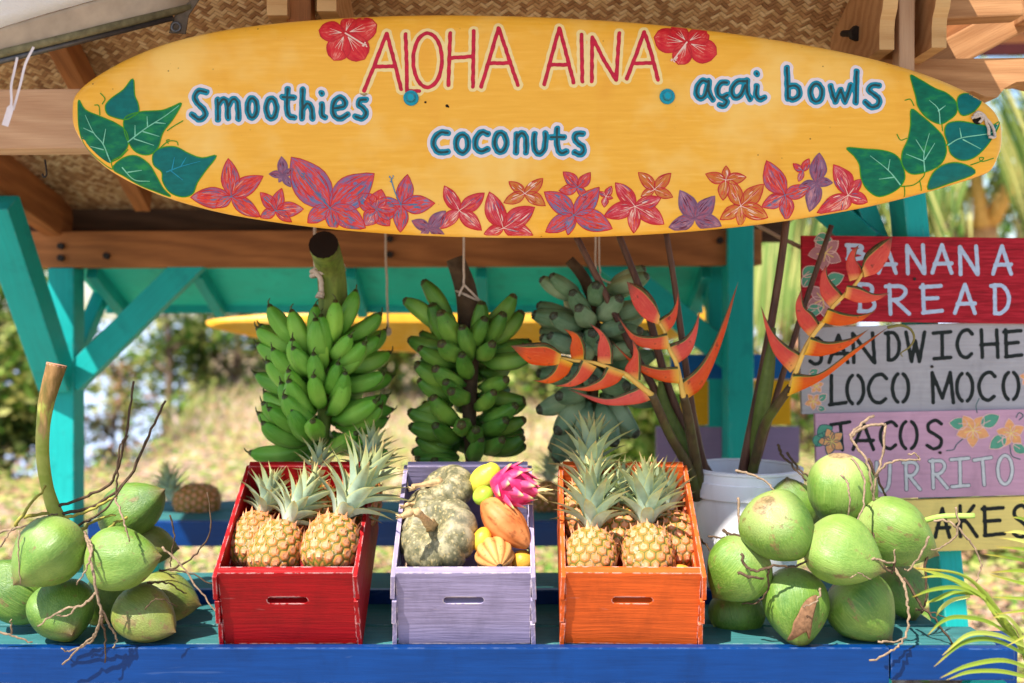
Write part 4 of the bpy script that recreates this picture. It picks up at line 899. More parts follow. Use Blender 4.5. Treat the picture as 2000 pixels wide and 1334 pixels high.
def sign(name, corners, Y, m, lab, letters, mats, deco=None, gap=False, wd=7.6, under=None, screws=()):
    t = thing(name, P(*corners[0], Y), lab, 'sign', 'painted menu signs on the right post')
    mb = MB(); v = [P(x_, y_, Y) for x_, y_ in corners]; v2 = [p + Vector((0, .016, 0)) for p in v]
    mb.add(v + v2, [(3, 2, 1, 0), (4, 5, 6, 7), (0, 1, 5, 4), (1, 2, 6, 5), (2, 3, 7, 6), (3, 0, 4, 7)]); mb.build('panel', m, t, Matrix.Translation(v[0]), smooth=False)
    SF = plane_surf(Y); mb = MB()
    for ch, x0, y0, x1, y1, zf in letters:
        (a, b), (c, d) = zf(x0, y0), zf(x1, y1); i_ = wd / 2
        sdf_layer(mb, strokes_of(ch, a + i_, b + i_, c - i_, d - i_, gap), wd, SF, .0005, 0, 1.2, .06, a)
    mb.build('lettering', mats, t, Matrix.Translation(P(corners[0][0] + 200, corners[0][1] + 60, Y)), smooth=False)
    if deco: deco(t, SF)
    for px, py in screws:
        mb = MB(); p = P(px, py, Y - .001); mb.add(*tube([p + Vector((0, .003, 0)), p - Vector((0, .002, 0))], .004, 8)[:2]); mb.build('screw', M_RUST, t, smooth=False)
    return t
def sign_flower(t, SF, c, r, rot, pm, om, n=5):
    mb = MB()
    for k in range(n):
        a = rot + k * 2 * math.pi / n; petal(mb, c, (c[0] + r * math.cos(a), c[1] + r * math.sin(a)), .34, 0, 1.5, True, SF, L1)
    for k in range(n):
        a = rot + k * 2 * math.pi / n; ribbon(mb, [c, (c[0] + r * .5 * math.cos(a), c[1] + r * .5 * math.sin(a))], 1.6, SF, L3, 2, 3)
    mb.build('painted_flower', [pm, om, pnt('flower_centre', S(232, 200, 110), .1)], t, Matrix.Translation(SF(*c)), smooth=False)
def sign_leaf(t, SF, a, b, wf, m, om, curl=None):
    mb = MB(); petal(mb, a, b, wf, 0, 1.5, True, SF, L1)
    ribbon(mb, [a, ((a[0] + b[0]) / 2, (a[1] + b[1]) / 2)], 1.4, SF, L3, 1, 3)
    mb.build('painted_leaf', [m, om], t, Matrix.Translation(SF(*a)), smooth=False)
def sign_curl(t, SF, pts, m):
    mb = MB(); ribbon(mb, pts, 1.8, SF, L2, 0, 5); mb.build('painted_tendril', m, t, Matrix.Translation(SF(*pts[0])), smooth=False)
def sflat(name, c): return pnt(name, c, .14, .55)
q = NM('red_sign_paint'); st = q.noise(q.coord('Object', (1.5, 1, 22)), 8, 5, .65); M_SRED = q.done(q.ramp(st, [(.28, S(110, 6, 18)), (.5, S(160, 14, 32)), (.72, S(196, 40, 56))]), .6, q.bump(st, .2, .003))
M_SGREY = paint('grey_sign_paint', S(168, 162, 164), S(120, 110, 104), .4, .6, 1, .12); M_SPINK = paint('mauve_sign_paint', S(196, 150, 170), S(160, 130, 140), .4, .6, 1, .12); M_SYEL = paint('pale_yellow_sign_paint', S(232, 208, 120), S(180, 160, 110), .4, .6, 1, .1)
M_LBLUE = sflat('pale_blue_lettering', S(176, 190, 212)); M_LBLK = sflat('black_lettering', S(24, 30, 28)); M_LGREY = sflat('grey_white_lettering', S(196, 196, 196)); M_LOUT = sflat('dark_grey_outline', S(106, 104, 112))
M_FPINK = sflat('dusky_pink_petal', S(176, 120, 124)); M_FOR = sflat('peach_petal', S(226, 158, 104)); M_FLEAF = sflat('sage_leaf_paint', S(86, 150, 124)); M_FEDGE = sflat('pale_petal_edge', S(222, 178, 170)); M_FDARK = sflat('dark_leaf_edge', S(60, 96, 96))
def d_red(t, SF):
    for c, r, rot in (((1612, 494), 34, .5), ((1607, 585), 34, .2)): sign_flower(t, SF, c, r, rot, M_FPINK, M_FEDGE)
    for a, b in (((1568, 540), (1592, 520)), ((1590, 470), (1625, 468)), ((1612, 552), (1648, 538)), ((1575, 612), (1608, 600)), ((1568, 560), (1585, 535))): sign_leaf(t, SF, a, b, .34, M_FLEAF, M_FEDGE)
def d_grey(t, SF):
    sign_flower(t, SF, (1588, 784), 17, .3, M_FOR, M_FEDGE); sign_flower(t, SF, (1594, 754), 15, .9, M_FOR, M_FEDGE); sign_flower(t, SF, (2006, 738), 16, .9, M_FOR, M_FEDGE)
    for a, b in (((1598, 782), (1614, 770)), ((1596, 796), (1612, 800)), ((1580, 730), (1598, 722))): sign_leaf(t, SF, a, b, .36, M_FLEAF, M_FEDGE)
def d_pink(t, SF):
    for a, b, w_ in (((1596, 850), (1626, 834), .4), ((1594, 872), (1606, 846), .4), ((1890, 828), (1853, 826), .33), ((1915, 830), (1952, 812), .33), ((1964, 852), (1932, 876), .33), ((1978, 868), (2004, 884), .33)): sign_leaf(t, SF, a, b, w_, M_FLEAF, M_FDARK if a[0] < 1700 else M_FEDGE)
    sign_flower(t, SF, (1624, 862), 27, .6, M_FOR, M_FDARK); sign_flower(t, SF, (1900, 840), 34, .35, M_FOR, M_FEDGE); sign_flower(t, SF, (1974, 846), 29, .8, M_FOR, M_FEDGE)
    for pts in ([(1908, 806), (1906, 792), (1912, 778)], [(1880, 857), (1868, 868), (1862, 878), (1848, 880)], [(1984, 815), (1990, 806), (1998, 812), (1990, 820)], [(1972, 870), (1976, 890), (1992, 897)]): sign_curl(t, SF, pts, M_FDARK)
Ys = 2.56
B7 = lambda s, bx: [(c, *b, s7) for c, b in zip(s, bx)]
sign('sign', [(1567, 460), (2110, 466), (2110, 634), (1567, 627)], Ys, M_SRED, 'red sign reading BANANA BREAD, topmost of the four signs at the right',
     B7('BANANA', [(665, 120, 780, 212), (832, 130, 942, 285), (980, 120, 1092, 288), (1112, 120, 1232, 284), (1255, 126, 1370, 292), (1428, 125, 1542, 290)]) + B7('BREAD', [(725, 322, 832, 485), (870, 328, 1012, 498), (1052, 328, 1182, 492), (1230, 326, 1354, 494), (1418, 328, 1534, 496)]), [M_LBLUE], d_red, screws=((1786, 545),))
sign('sign', [(1561, 641), (2110, 624), (2110, 797), (1567, 809)], Ys + .01, M_SGREY, 'grey sign lettered SANDWICHES LOCO MOCO, second of the four signs at the right',
     B7('SANDWICHES', [(472, 605, 557, 760), (575, 590, 692, 752), (698, 578, 832, 752), (868, 575, 962, 738), (975, 574, 1092, 746), (1118, 572, 1228, 732), (1242, 562, 1340, 726), (1366, 562, 1474, 724), (1485, 562, 1598, 722), (1612, 560, 1700, 716)]) +
     B7('LOCO', [(578, 800, 682, 972), (668, 795, 774, 970), (780, 793, 894, 962), (905, 787, 1008, 962)]) + B7('MOCO', [(1112, 785, 1242, 960), (1240, 785, 1342, 956), (1355, 783, 1458, 948), (1482, 780, 1582, 948)]), [M_LBLK], d_grey, True, 7.4, screws=((1820, 716),))
sign('sign', [(1592, 808), (2110, 797), (2110, 964), (1597, 977)], Ys, M_SPINK, 'mauve sign reading TACOS and BURRITO, third of the four signs at the right',
     B7('TACOS', [(585, 1042, 702, 1206), (700, 1046, 825, 1204), (842, 1042, 945, 1200), (946, 1036, 1052, 1204), (1082, 1034, 1182, 1200)]), [M_LBLK], d_pink, True, 7.0, screws=((1836, 884),))
t_p = [o for o in col.objects if o.get('label', '').startswith('mauve sign')][0]
mb = MB(); SF = plane_surf(Ys)
for ch, x0, y0, x1, y1 in (('B', 262, 815, 368, 975), ('U', 394, 798, 486, 968), ('R', 533, 792, 642, 960), ('R', 672, 784, 784, 952), ('I', 782, 776, 896, 946), ('T', 902, 772, 1012, 936), ('O', 1026, 762, 1122, 932)):
    (a, b), (c, d) = s6(x0, y0), s6(x1, y1); sk_ = strokes_of(ch, a + 4, b + 4, c - 4, d - 4); sdf_layer(mb, sk_, 8.6, SF, .0004, 1, 1.2, .05, a); sdf_layer(mb, sk_, 5.8, SF, .0007, 0, 1.1, .08, a)
mb.build('lettering', [M_LGREY, M_LOUT], t_p, Matrix.Translation(P(1850, 920, Ys)), smooth=False)
sign('sign', [(1640, 981), (2110, 966), (2110, 1068), (1650, 1082)], Ys + .01, M_SYEL, 'yellow sign with black letters AKES, lowest of the four signs at the right',
     [(c, *b, s6) for c, b in zip('AKES', [(700, 1040, 795, 1208), (808, 1025, 938, 1204), (945, 1030, 1080, 1200), (1105, 1022, 1200, 1208)])], [M_LBLK], None, True, 7.6)
# ------------------------------------------------------------ crates
TILT = R(34)
def crate(px, name_c, c, lab, yaw=0, wpx=268, seed=0, worn=.6):
    Y0 = 2.172; x0 = (px - 1000) / F * Y0; W = wpx / F * 2.13; H = .1755; L = .335; SHR = math.tan(R(14))
    def shear(o):                       # the end boards lean less than the floor
        for q_ in o.data.vertices:
            p = M.inverted() @ WM[o] @ q_.co; p.y += SHR * p.z; q_.co = WM[o].inverted() @ M @ p
        return o
    th = .018
    M = Matrix.Translation((x0, Y0, ZT + .001)) @ Matrix.Rotation(yaw, 4, 'Z') @ Matrix.Rotation(TILT, 4, 'X')
    t = thing('crate', None, lab, 'crate', 'tilted wooden fruit crates on the display table', M)
    m = paint(name_c, c, S(226, 206, 200), worn, .5, 1.6, .18, .4)
    # end panel with a hand slot cut through
    def panel(y, h, slot):
        mb = MB(); rd = .0085; hw = .035 if slot else .0; cz = h * .62; sl = []; N = 28
        for i in range(N):
            a = 2 * math.pi * i / N; cx = hw if math.cos(a) >= 0 else -hw; sl.append((cx + rd * math.cos(a), cz + rd * math.sin(a)))
        rect = []
        for i in range(N):
            a = 2 * math.pi * i / N; dx, dz = math.cos(a), math.sin(a) * .35
            k = min((W / 2) / abs(dx) if abs(dx) > 1e-6 else 9e9, ((h - cz) if dz > 0 else cz) / abs(dz) if abs(dz) > 1e-6 else 9e9); rect.append([dx * k, cz + dz * k])
        for tx, tz in ((W / 2, h), (-W / 2, h), (-W / 2, 0), (W / 2, 0)):
            j = min(range(N), key=lambda i: (rect[i][0] - tx) ** 2 + (rect[i][1] - tz) ** 2); rect[j] = [tx, tz]
        if not slot:
            o_ = box_mesh('end_panel', W, th, h, .002, m); return shear(inst('end_panel', o_, t, M @ Matrix.Translation((-W / 2, y + th / 2, h / 2))))
        v = []
        for yy in (y, y + th): v += [(a, yy, b) for a, b in rect] + [(a, yy, b) for a, b in sl]
        f = []
        for i in range(N):
            j = (i + 1) % N
            f += [(i, j, N + j, N + i), (2 * N + j, 2 * N + i, 3 * N + i, 3 * N + j), (N + i, N + j, 3 * N + j, 3 * N + i), (j, i, 2 * N + i, 2 * N + j)]
        mb.add(v, f); return shear(mb.build('end_panel', m, t, M, smooth=False, world=False))
    panel(0, H, True); panel(L - th, H * 1.06, False)
    r_ = random.Random(seed); hs = H / 3
    for s in (-1, 1):
        for k in range(3):
            me = box_mesh('side_slat', L + .012, .010, hs - .003, .0015, m)
            o = inst('side_slat', me, t, M @ Matrix.Translation((s * (W / 2 + .0055 + r_.uniform(0, .001)), -.008 + r_.uniform(-.003, .002), hs * (k + .5))) @ Matrix.Rotation(R(90), 4, 'Z') @ Matrix.Rotation(s * R(-3), 4, 'X')); shear(o)
    inst('floor', box_mesh('floor', W - .004, L - 2 * th - .004, .008, 0, m), t, M @ Matrix.Translation((-W / 2 + .002, L / 2, .012)))
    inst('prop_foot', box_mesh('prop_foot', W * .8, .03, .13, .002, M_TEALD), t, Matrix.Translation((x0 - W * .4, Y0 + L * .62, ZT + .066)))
    return t, M, W
M_CR = {}
cr_red = crate(569, 'red_crate_paint', S(150, 6, 14), 'red wooden crate with hand slot holding pineapples', R(.6), 262, 1)
cr_lil = crate(907, 'lilac_crate_paint', S(146, 134, 164), 'lilac wooden crate with hand slot holding pumpkins and mixed fruit', R(0.5), 262, 2, .9)
cr_org = crate(1232, 'orange_crate_paint', S(206, 86, 28), 'orange wooden crate with hand slot holding pineapples', R(-1.6), 262, 3)
CA = Vector((0, math.cos(TILT), math.sin(TILT))); CN = Vector((0, -math.sin(TILT), math.cos(TILT)))

# ------------------------------------------------------------ pineapples
q = NM('pineapple_skin'); a = q.attr('cell'); n1 = q.noise(q.coord(), 90, 4, .65); n2 = q.noise(q.coord(), 14, 2)
fac = q.math('ADD', a, q.math('MULTIPLY', q.math('SUBTRACT', n1, .5), .35))
c = q.ramp(fac, [(0, S(120, 84, 66)), (.12, S(196, 150, 120)), (.3, S(208, 144, 98)), (.55, S(194, 114, 60)), (.70, S(170, 110, 46)), (.82, S(136, 128, 48)), (1, S(80, 66, 32))])
c = q.mix(q.ramp(n2, [(.45, 0), (.65, .5)]), c, q.ramp(fac, [(.1, S(150, 90, 60)), (.5, S(216, 120, 60)), (.9, S(120, 70, 40))]))
c = q.mix(q.ramp(n1, [(.56, 0), (.68, .5)]), c, S(232, 204, 176))
M_PINEAP = q.done(c, .6, q.bump(n1, .4, .003), .35)
q = NM('pineapple_crown_leaf'); u = q.uvx(); rnd = q.n('NewGeometry').outputs['Random Per Island']; n1 = q.noise(q.coord(), 40, 3)
c = q.ramp(u[0], [(0, S(206, 214, 198)), (.5, S(178, 198, 168)), (.82, S(180, 186, 128)), (1, S(206, 166, 110))])
c = q.mix(q.ramp(q.math('ABSOLUTE', q.math('SUBTRACT', u[1], .5)), [(.36, 0), (.5, .7)]), c, S(206, 200, 120)); c = q.mix(1, c, q.ramp(rnd, [(0, .72), (1, 1.12)]), 'MULTIPLY')
c = q.mix(1, c, q.ramp(n1, [(.3, .85), (.7, 1.1)]), 'MULTIPLY')
M_CROWN = q.done(c, .5, q.bump(n1, .2, .003), .35, trans=.12)
def pine_body(R0, H, seed, rows=7, cols=14):
    r_ = random.Random(seed); mb = MB(); NT, NP = 90, 140; v = []; at = []; f = []
    def prof(t): return R0 * (max(0, 1 - abs(2 * t - 1) ** 2.8)) ** .5 * (1 - .10 * (t - .4))
    for i in range(NT + 1):
        t = i / NT
        for k in range(NP):
            ph = 2 * math.pi * k / NP; rr = t * rows; best = 9; sec = 9
            i0 = int(round(rr))
            for j in (i0 - 1, i0, i0 + 1):
                off = .5 * (j % 2); cc = ph / (2 * math.pi) * cols - off; dx = abs(cc - round(cc)); dy = (rr - j) * .87
                for dx_ in (dx, 1 - dx):
                    d = dx_ * dx_ + dy * dy
                    if d < best: best, sec = d, best
                    elif d < sec: sec = d
            e = math.sqrt(sec) - math.sqrt(best); cell = max(0, min(1, 1 - e * 1.25))         # 1 at the seams
            up = math.sqrt(best)
            b = R0 * .058 * (1 - cell ** 3) - R0 * .035 * math.exp(-(up / .13) ** 2)
            r = prof(t) + b * min(1, 4 * t * (1 - t) * 2.5); z = t * H
            v.append((r * math.cos(ph), r * math.sin(ph), z)); at.append(cell if up > .12 else .02)
    for i in range(NT):
        for k in range(NP): f.append((i * NP + k, i * NP + (k + 1) % NP, (i + 1) * NP + (k + 1) % NP, (i + 1) * NP + k))
    mb.add(v, f, 0, None, at)
    for j in range(1, rows):          # a dry bract tip on every eye
        for k in range(cols):
            ph = 2 * math.pi * (k + .5 * (j % 2)) / cols; t = j / rows; r = prof(t) + R0 * .045
            o = Vector((math.cos(ph), math.sin(ph), 0)); p = o * r + Vector((0, 0, t * H)); s = Vector((-math.sin(ph), math.cos(ph), 0))
            tip = p + o * R0 * .10 + Vector((0, 0, R0 * r_.uniform(.16, .32))) + s * r_.uniform(-.05, .05) * R0
            mb.add([p - s * R0 * .085 - Vector((0, 0, R0 * .08)), p + s * R0 * .085 - Vector((0, 0, R0 * .08)), tip], [(0, 1, 2)], 0, None, [.2, .25, .35])
    return mb
def pine_crown(L, seed, n=46, spread=1.0):
    r_ = random.Random(seed); mb = MB()
    for i in range(n):
        f_ = i / n; ph = i * 2.39996 + r_.uniform(-.15, .15); el = R(12 + 72 * f_ ** .8) / 1.0
        l = L * (.42 + .62 * math.sin(math.pi * (.12 + .62 * f_))) * r_.uniform(.85, 1.12); o = Vector((math.cos(ph), math.sin(ph), 0))
        d0 = o * math.cos(el + .45) + Vector((0, 0, math.sin(el + .45))); d1 = o * math.cos(el - .3) * spread + Vector((0, 0, math.sin(el - .25)))
        p0 = o * .012 * (1 - f_) + Vector((0, 0, L * .18 * f_ - .004)); pts = [p0, p0 + d0 * l * .35, p0 + d0 * l * .5 + d1 * l * .25, p0 + d0 * l * .52 + d1 * l * .55]
        pp = catmull(pts, 3); N = len(pp); wd = [.0150 * (L / .14) * (1 - (k / (N - 1)) ** 1.5) * (.8 + .4 * math.sin(math.pi * k / (N - 1))) + .0003 for k in range(N)]
        blade(mb, pp, wd, (-o * math.sin(el) + Vector((0, 0, math.cos(el)))), .5)
    return mb
PB = [pine_body(.060, .150, 1), pine_body(.060, .142, 2, 7, 14), pine_body(.058, .16, 3, 8, 14)]
PBM = [b.build('fruit', M_PINEAP, None) for b in PB]; PCM = [pine_crown(.150, s, n).build('crown', M_CROWN, None) for s, n in ((11, 48), (12, 44), (13, 50))]
for o in PBM + PCM: col.objects.unlink(o); WM.pop(o)
def pineapple(base, axis, lab, vb=0, vc=0, s=1.0, cs=1.0, roll=0, group='pineapples lying in the crates', cb=None):
    M = axis_M(base, axis, roll, (s, s, s)); t = thing('pineapple', None, lab, 'pineapple', group, axis_M(base, axis, roll))
    inst('fruit', PBM[vb].data, t, M); top = M @ Vector((0, 0, PB[vb].v[-1][2] if False else [.150, .142, .16][vb] * .985))
    ax2 = Vector(cb) if cb else Vector(axis)
    inst('crown', PCM[vc].data, t, axis_M(top, ax2, roll * 2 + vc, (s * cs * .86, s * cs * .86, s * cs * .86)))
    return t
def from_to(px0, py0, Y0, px1, py1, Y1): a, b = P(px0, py0, Y0), P(px1, py1, Y1); return a, (b - a)
PIN = [  # centre of body (photo px), distance, axis tilt, label ...
 (539, 1076, 2.165, (.18, .62, .70), 'red crate pineapple at front middle with crown leaning right', 0, 0, .92, 1.08, (.42, .45, .75)),
 (647, 1064, 2.165, (.14, .62, .72), 'plump red crate pineapple at front right with the largest spreading crown', 1, 1, 1.0, 1.32, (.52, .25, .8)),
 (492, 1060, 2.235, (.14, .66, .70), 'red crate pineapple half hidden at the left side wall', 2, 2, .88, .9, (.18, .5, .85)),
 (608, 990, 2.33, (.05, .6, .75), 'red crate pineapple behind the front pair of which mostly crown shows', 0, 1, .9, .8, (.05, .35, .9)),
 (700, 985, 2.35, (.1, .6, .75), 'red crate pineapple at the rear right corner with dry brown crown tips', 2, 0, .9, 1.0, (.15, .4, .9)),
 (1154, 1086, 2.165, (.10, .60, .74), 'orange crate pineapple at front left with tall narrow crown', 1, 2, .93, 1.25, (.04, .3, .95)),
 (1266, 1084, 2.165, (.02, .60, .74), 'orange crate pineapple at front right with broad green crown', 0, 0, .93, 1.18, (.05, .3, .93)),
 (1146, 1005, 2.30, (.04, .5, .8), 'orange crate pineapple standing at the rear left with the highest crown', 2, 1, .95, 1.2, (.12, .3, .93)),
 (1322, 1062, 2.255, (-.12, .5, .82), 'orange crate pineapple in shade along the right side wall', 2, 2, .90, .95, (-.2, .45, .8)),
 (1215, 1040, 2.28, (0, .6, .75), 'orange crate pineapple mostly hidden behind the front pair', 0, 1, .85, .95, (.1, .5, .85))]
for k, (px, py, Y, ax, lab, vb, vc, s, cs, cb) in enumerate(PIN):
    Y += .032 if py > 1055 else .01; ax = Vector(ax).normalized(); base = P(px, py, Y) - ax * (.072 * s)
    pineapple(base, ax, lab, vb, vc, s, cs, .7 * k, cb=Vector(cb).normalized())

# rear bench: pineapple lying on its side and another behind
q = NM('blurred_green_fruit'); n1 = q.noise(q.coord(), 30, 4)
pineapple(P(432, 980, 3.55) + Vector((0, 0, .0)), Vector((-1, -.1, .05)), 'pineapple lying on its side on the rear bench left of the red crate', 2, 0, 1.05, .9, .4, 'pineapples on the rear bench', Vector((-.3, .2, .9)))
pineapple(P(1062, 1012, 3.55), Vector((.15, .1, 1)), 'pineapple standing on the rear bench between lilac and orange crates', 1, 2, .95, .85, .4, 'pineapples on the rear bench')

# ------------------------------------------------------------ pumpkins and mixed fruit
q = NM('mottled_pumpkin_skin'); u = q.uvx(); n1 = q.noise(q.coord(), 34, 6, .72); n2 = q.noise(q.coord(), 9, 3); sp = q.vor(q.coord('Object', (1, 1, .6)), 70); sp2 = q.noise(q.coord(), 150, 2)
c = q.ramp(n1, [(.34, S(74, 76, 52)), (.5, S(116, 110, 82)), (.62, S(160, 150, 116))])
c = q.mix(q.ramp(sp, [(.12, .5), (.24, 0)]), c, S(206, 186, 140)); c = q.mix(q.ramp(sp2, [(.58, 0), (.66, .5)]), c, S(196, 170, 110)); c = q.mix(q.ramp(n2, [(.5, 0), (.7, .3)]), c, S(170, 162, 146))
M_PUMP = q.done(c, .45, q.bump(n1, .2, .003), .45)
def pumpkin(px, py, Y, axis, Rr, lab, seed, stem=None, sq=.62):
    n = 10; prof = []
    for i in range(41):
        a = -math.pi / 2 + math.pi * i / 40; ca = max(0, math.cos(a)); rr = Rr * ca ** .72
        dip = Rr * .24 * math.exp(-(ca / .30) ** 2) * (1 if a > 0 else -1)
        prof.append((rr if 0 < i < 40 else 0, Rr * sq * (1.05 * math.sin(a)) - dip))
    mod = lambda ph, t: 1 - .10 * (1 - abs(math.sin(ph * n / 2 + .12 * math.sin(ph * 3 + seed)))) ** 2.6 + .025 * math.sin(ph * 2 + seed)
    M = axis_M(P(px, py, Y), axis, seed); t = thing('pumpkin', None, lab, 'pumpkin', 'mottled pumpkins in the lilac crate', M)
    v, f, uv = lathe(prof, 160, mod); mb = MB(); mb.add(v, f, 0, uv); mb.build('shell', M_PUMP, t, M, world=False)
    top = P(px, py, Y) + Vector(axis).normalized() * Rr * sq * .62
    if stem:
        pts = [top] + [P(*s) for s in stem]; pp = catmull(pts, 6); N = len(pp)
        mb = MB(); mb.add(*tube(pp, [Rr * (.16 if k == 0 else .085 + .02 * math.sin(k)) * (1.15 - .35 * k / N) for k in range(N)], 10, True, lambda p: 1 + .16 * math.cos(5 * p)))
        for k in range(3): e = pp[-1]; mb.add(*tube([e, e + Vector((-.012, -.002 + .004 * k, .006 - .006 * k))], [.004, .0008], 5))
        mb.build('stem', flat('dry_pumpkin_stem', S(186, 154, 110), .85, .3, 120), t)
    return t
pumpkin(857, 1046, 2.222, (-.34, -.62, .66), .0925, 'big mottled pumpkin with curled dry stem at front of the lilac crate', 1.0, [(820, 1004, 2.11), (806, 999, 2.10), (784, 1009, 2.09)])
pumpkin(872, 958, 2.315, (-.5, -.35, .8), .070, 'second mottled pumpkin at the back of the lilac crate', 2.3, [(812, 950, 2.27), (808, 955, 2.26)])
pumpkin(822, 994, 2.275, (-.75, -.3, .5), .050, 'smallest mottled pumpkin squeezed at the left wall of the lilac crate', 3.1, [(797, 985, 2.25), (790, 990, 2.25)])
def fruit_mesh(prof, n=40, mod=None): v, f, uv = lathe(prof, n, mod); mb = MB(); mb.add(v, f, 0, uv); return mb
def egg(Rr, H, tip=.0, n=24): return [(Rr * math.sin(math.pi * i / n) ** .9 * (1 + tip * math.cos(math.pi * i / n)), -H / 2 * math.cos(math.pi * i / n)) for i in range(n + 1)]
def citrus_mat(name, a, b): 
    q = NM(name); n1 = q.noise(q.coord(), 220, 2); n2 = q.noise(q.coord(), 18, 3); return q.done(q.ramp(n2, [(.35, a), (.65, b)]), .4, q.bump(n1, .35, .002), .5)
def simple(name, px, py, Y, axis, prof, m, lab, cat, mod=None, n=40, extra=None):
    M = axis_M(P(px, py, Y), axis); mb = fruit_mesh(prof, n, mod)
    if extra: t = thing(name, None, lab, cat, None, M); mb.build('skin', m, t, M, world=False); extra(t, M)
    else: t = tag(mb.build(name, m, None, M, world=False), lab, cat)
    return t
lem = egg(.0305, .078); lem = [(r, z * (1 + .18 * (abs(z) > .030))) for r, z in lem]
simple('lemon', 946, 936, 2.30, (.7, -.2, .7), lem, citrus_mat('lemon_skin', S(206, 190, 50), S(226, 210, 76)), 'yellow lemon between rear pumpkin and pink dragon fruit', 'lemon')
simple('lime', 944, 968, 2.24, (.5, -.3, .3), egg(.0215, .05), citrus_mat('lime_skin', S(130, 176, 40), S(176, 206, 70)), 'bright green lime below the lemon', 'lime')
q = NM('cacao_pod_skin'); n1 = q.noise(q.coord('Object', (1, 1, .35)), 60, 5, .7); n2 = q.noise(q.coord(), 16, 3)
c = q.ramp(n2, [(.35, S(176, 96, 46)), (.65, S(206, 132, 76))]); c = q.mix(q.ramp(n1, [(.54, 0), (.64, .8)]), c, S(130, 70, 36)); M_CACAO = q.done(c, .5, q.bump(n1, .35, .003), .4)
def ribs(n, d, tip=0): return lambda ph, t: 1 - d * (1 - abs(math.sin(ph * n / 2)))
pod = [(.042 * (math.sin(math.pi * (i / 28) ** .9) ** .72) if 0 < i < 28 else 0, -.077 + .154 * i / 28) for i in range(29)]
def podtip(t, M):
    mb = MB(); mb.add(*tube([M @ Vector((0, 0, .0735)), M @ Vector((0, 0, .081))], [.006, .003], 8)); mb.build('blossom_scar', M_RUST, t)
simple('cacao_pod', 988, 1022, 2.21, (.62, -.30, -.58), pod, M_CACAO, 'long orange cacao pod lying slanted below the dragon fruit', 'cacao pod', ribs(10, .06), 60, podtip)
pod2 = [(.044 * (math.sin(math.pi * (i / 28)) ** .7) if 0 < i < 28 else 0, -.052 + .104 * i / 28) for i in range(29)]
q = NM('ribbed_pod_skin'); u = q.uvx(); n1 = q.noise(q.coord(), 70, 5, .7); w_ = q.math('ABSOLUTE', q.math('SINE', q.math('MULTIPLY', u[1], math.pi * 10)))
c = q.ramp(w_, [(.0, S(170, 100, 48)), (.3, S(200, 132, 70)), (1, S(216, 156, 92))]); c = q.mix(q.ramp(n1, [(.56, 0), (.68, .75)]), c, S(120, 70, 34)); M_POD2 = q.done(c, .5, q.bump(n1, .3, .003), .4)
def scar(t, M):
    mb = MB(); mb.add(*tube([M @ Vector((0, 0, .0505)), M @ Vector((0, 0, .054))], [.0075, .0065], 12)); o = mb.build('blossom_scar', M_RUST, t)
    mb = MB(); mb.add(*tube([M @ Vector((0, 0, .053)), M @ Vector((0, 0, .0556))], [.003, .002], 8)); mb.build('scar_centre', flat('pale_scar', S(216, 196, 160), .8), o)
simple('cacao_pod', 966, 1086, 2.18, (.22, -.92, -.22), pod2, M_POD2, 'ribbed golden cacao pod showing its dark round end, right of the big pumpkin', 'cacao pod', ribs(10, .10), 100, scar)
simple('mango', 942, 1054, 2.20, (.3, .2, .9), egg(.022, .056, .1), citrus_mat('mango_skin', S(216, 150, 40), S(226, 176, 60)), 'small yellow mango wedged between big pumpkin and cacao pods', 'mango')
simple('orange', 1020, 1097, 2.20, (.1, -.3, .9), egg(.026, .052), citrus_mat('orange_skin', S(206, 140, 36), S(216, 160, 60)), 'orange fruit in the lower right corner of the lilac crate', 'orange')
simple('mango', 1326, 1122, 2.18, (.8, .1, .1), egg(.022, .06, .1), MATS.get('x') or citrus_mat('golden_mango_skin', S(216, 140, 40), S(226, 166, 70)), 'golden mango peeping over the front rim of the orange crate', 'mango')
# dragon fruit
q = NM('dragon_fruit_skin'); u = q.uvx(); n1 = q.noise(q.coord(), 40, 4); M_DRAG = q.done(q.ramp(n1, [(.3, S(176, 12, 66)), (.7, S(226, 56, 110))]), .4, q.bump(n1, .2, .003), .45)
q = NM('dragon_fruit_scale'); u = q.uvx(); n1 = q.noise(q.coord(), 60, 4); M_DSC = q.done(q.mix(q.ramp(n1, [(.3, 0), (.7, .3)]), q.ramp(u[0], [(0, S(206, 26, 86)), (.6, S(222, 60, 110)), (.8, S(206, 150, 120)), (.9, S(166, 190, 96)), (1, S(190, 170, 110))]), S(236, 130, 160)), .45, q.bump(n1, .2, .003), .4)
dax = Vector((.92, -.20, -.16)).normalized(); dM = axis_M(P(1003, 950, 2.23), dax)
t = thing('dragon_fruit', None, 'pink dragon fruit with pale green scale tips at the right of the lilac crate', 'dragon fruit', None, dM)
dp = [(.046 * (math.sin(math.pi * i / 24) ** .75) if 0 < i < 24 else 0, -.056 + .112 * i / 24) for i in range(25)]
fruit_mesh(dp, 40, lambda ph, t_: 1 + .03 * math.sin(5 * ph)).build('skin', M_DRAG, t, dM, world=False)
r_ = random.Random(5)
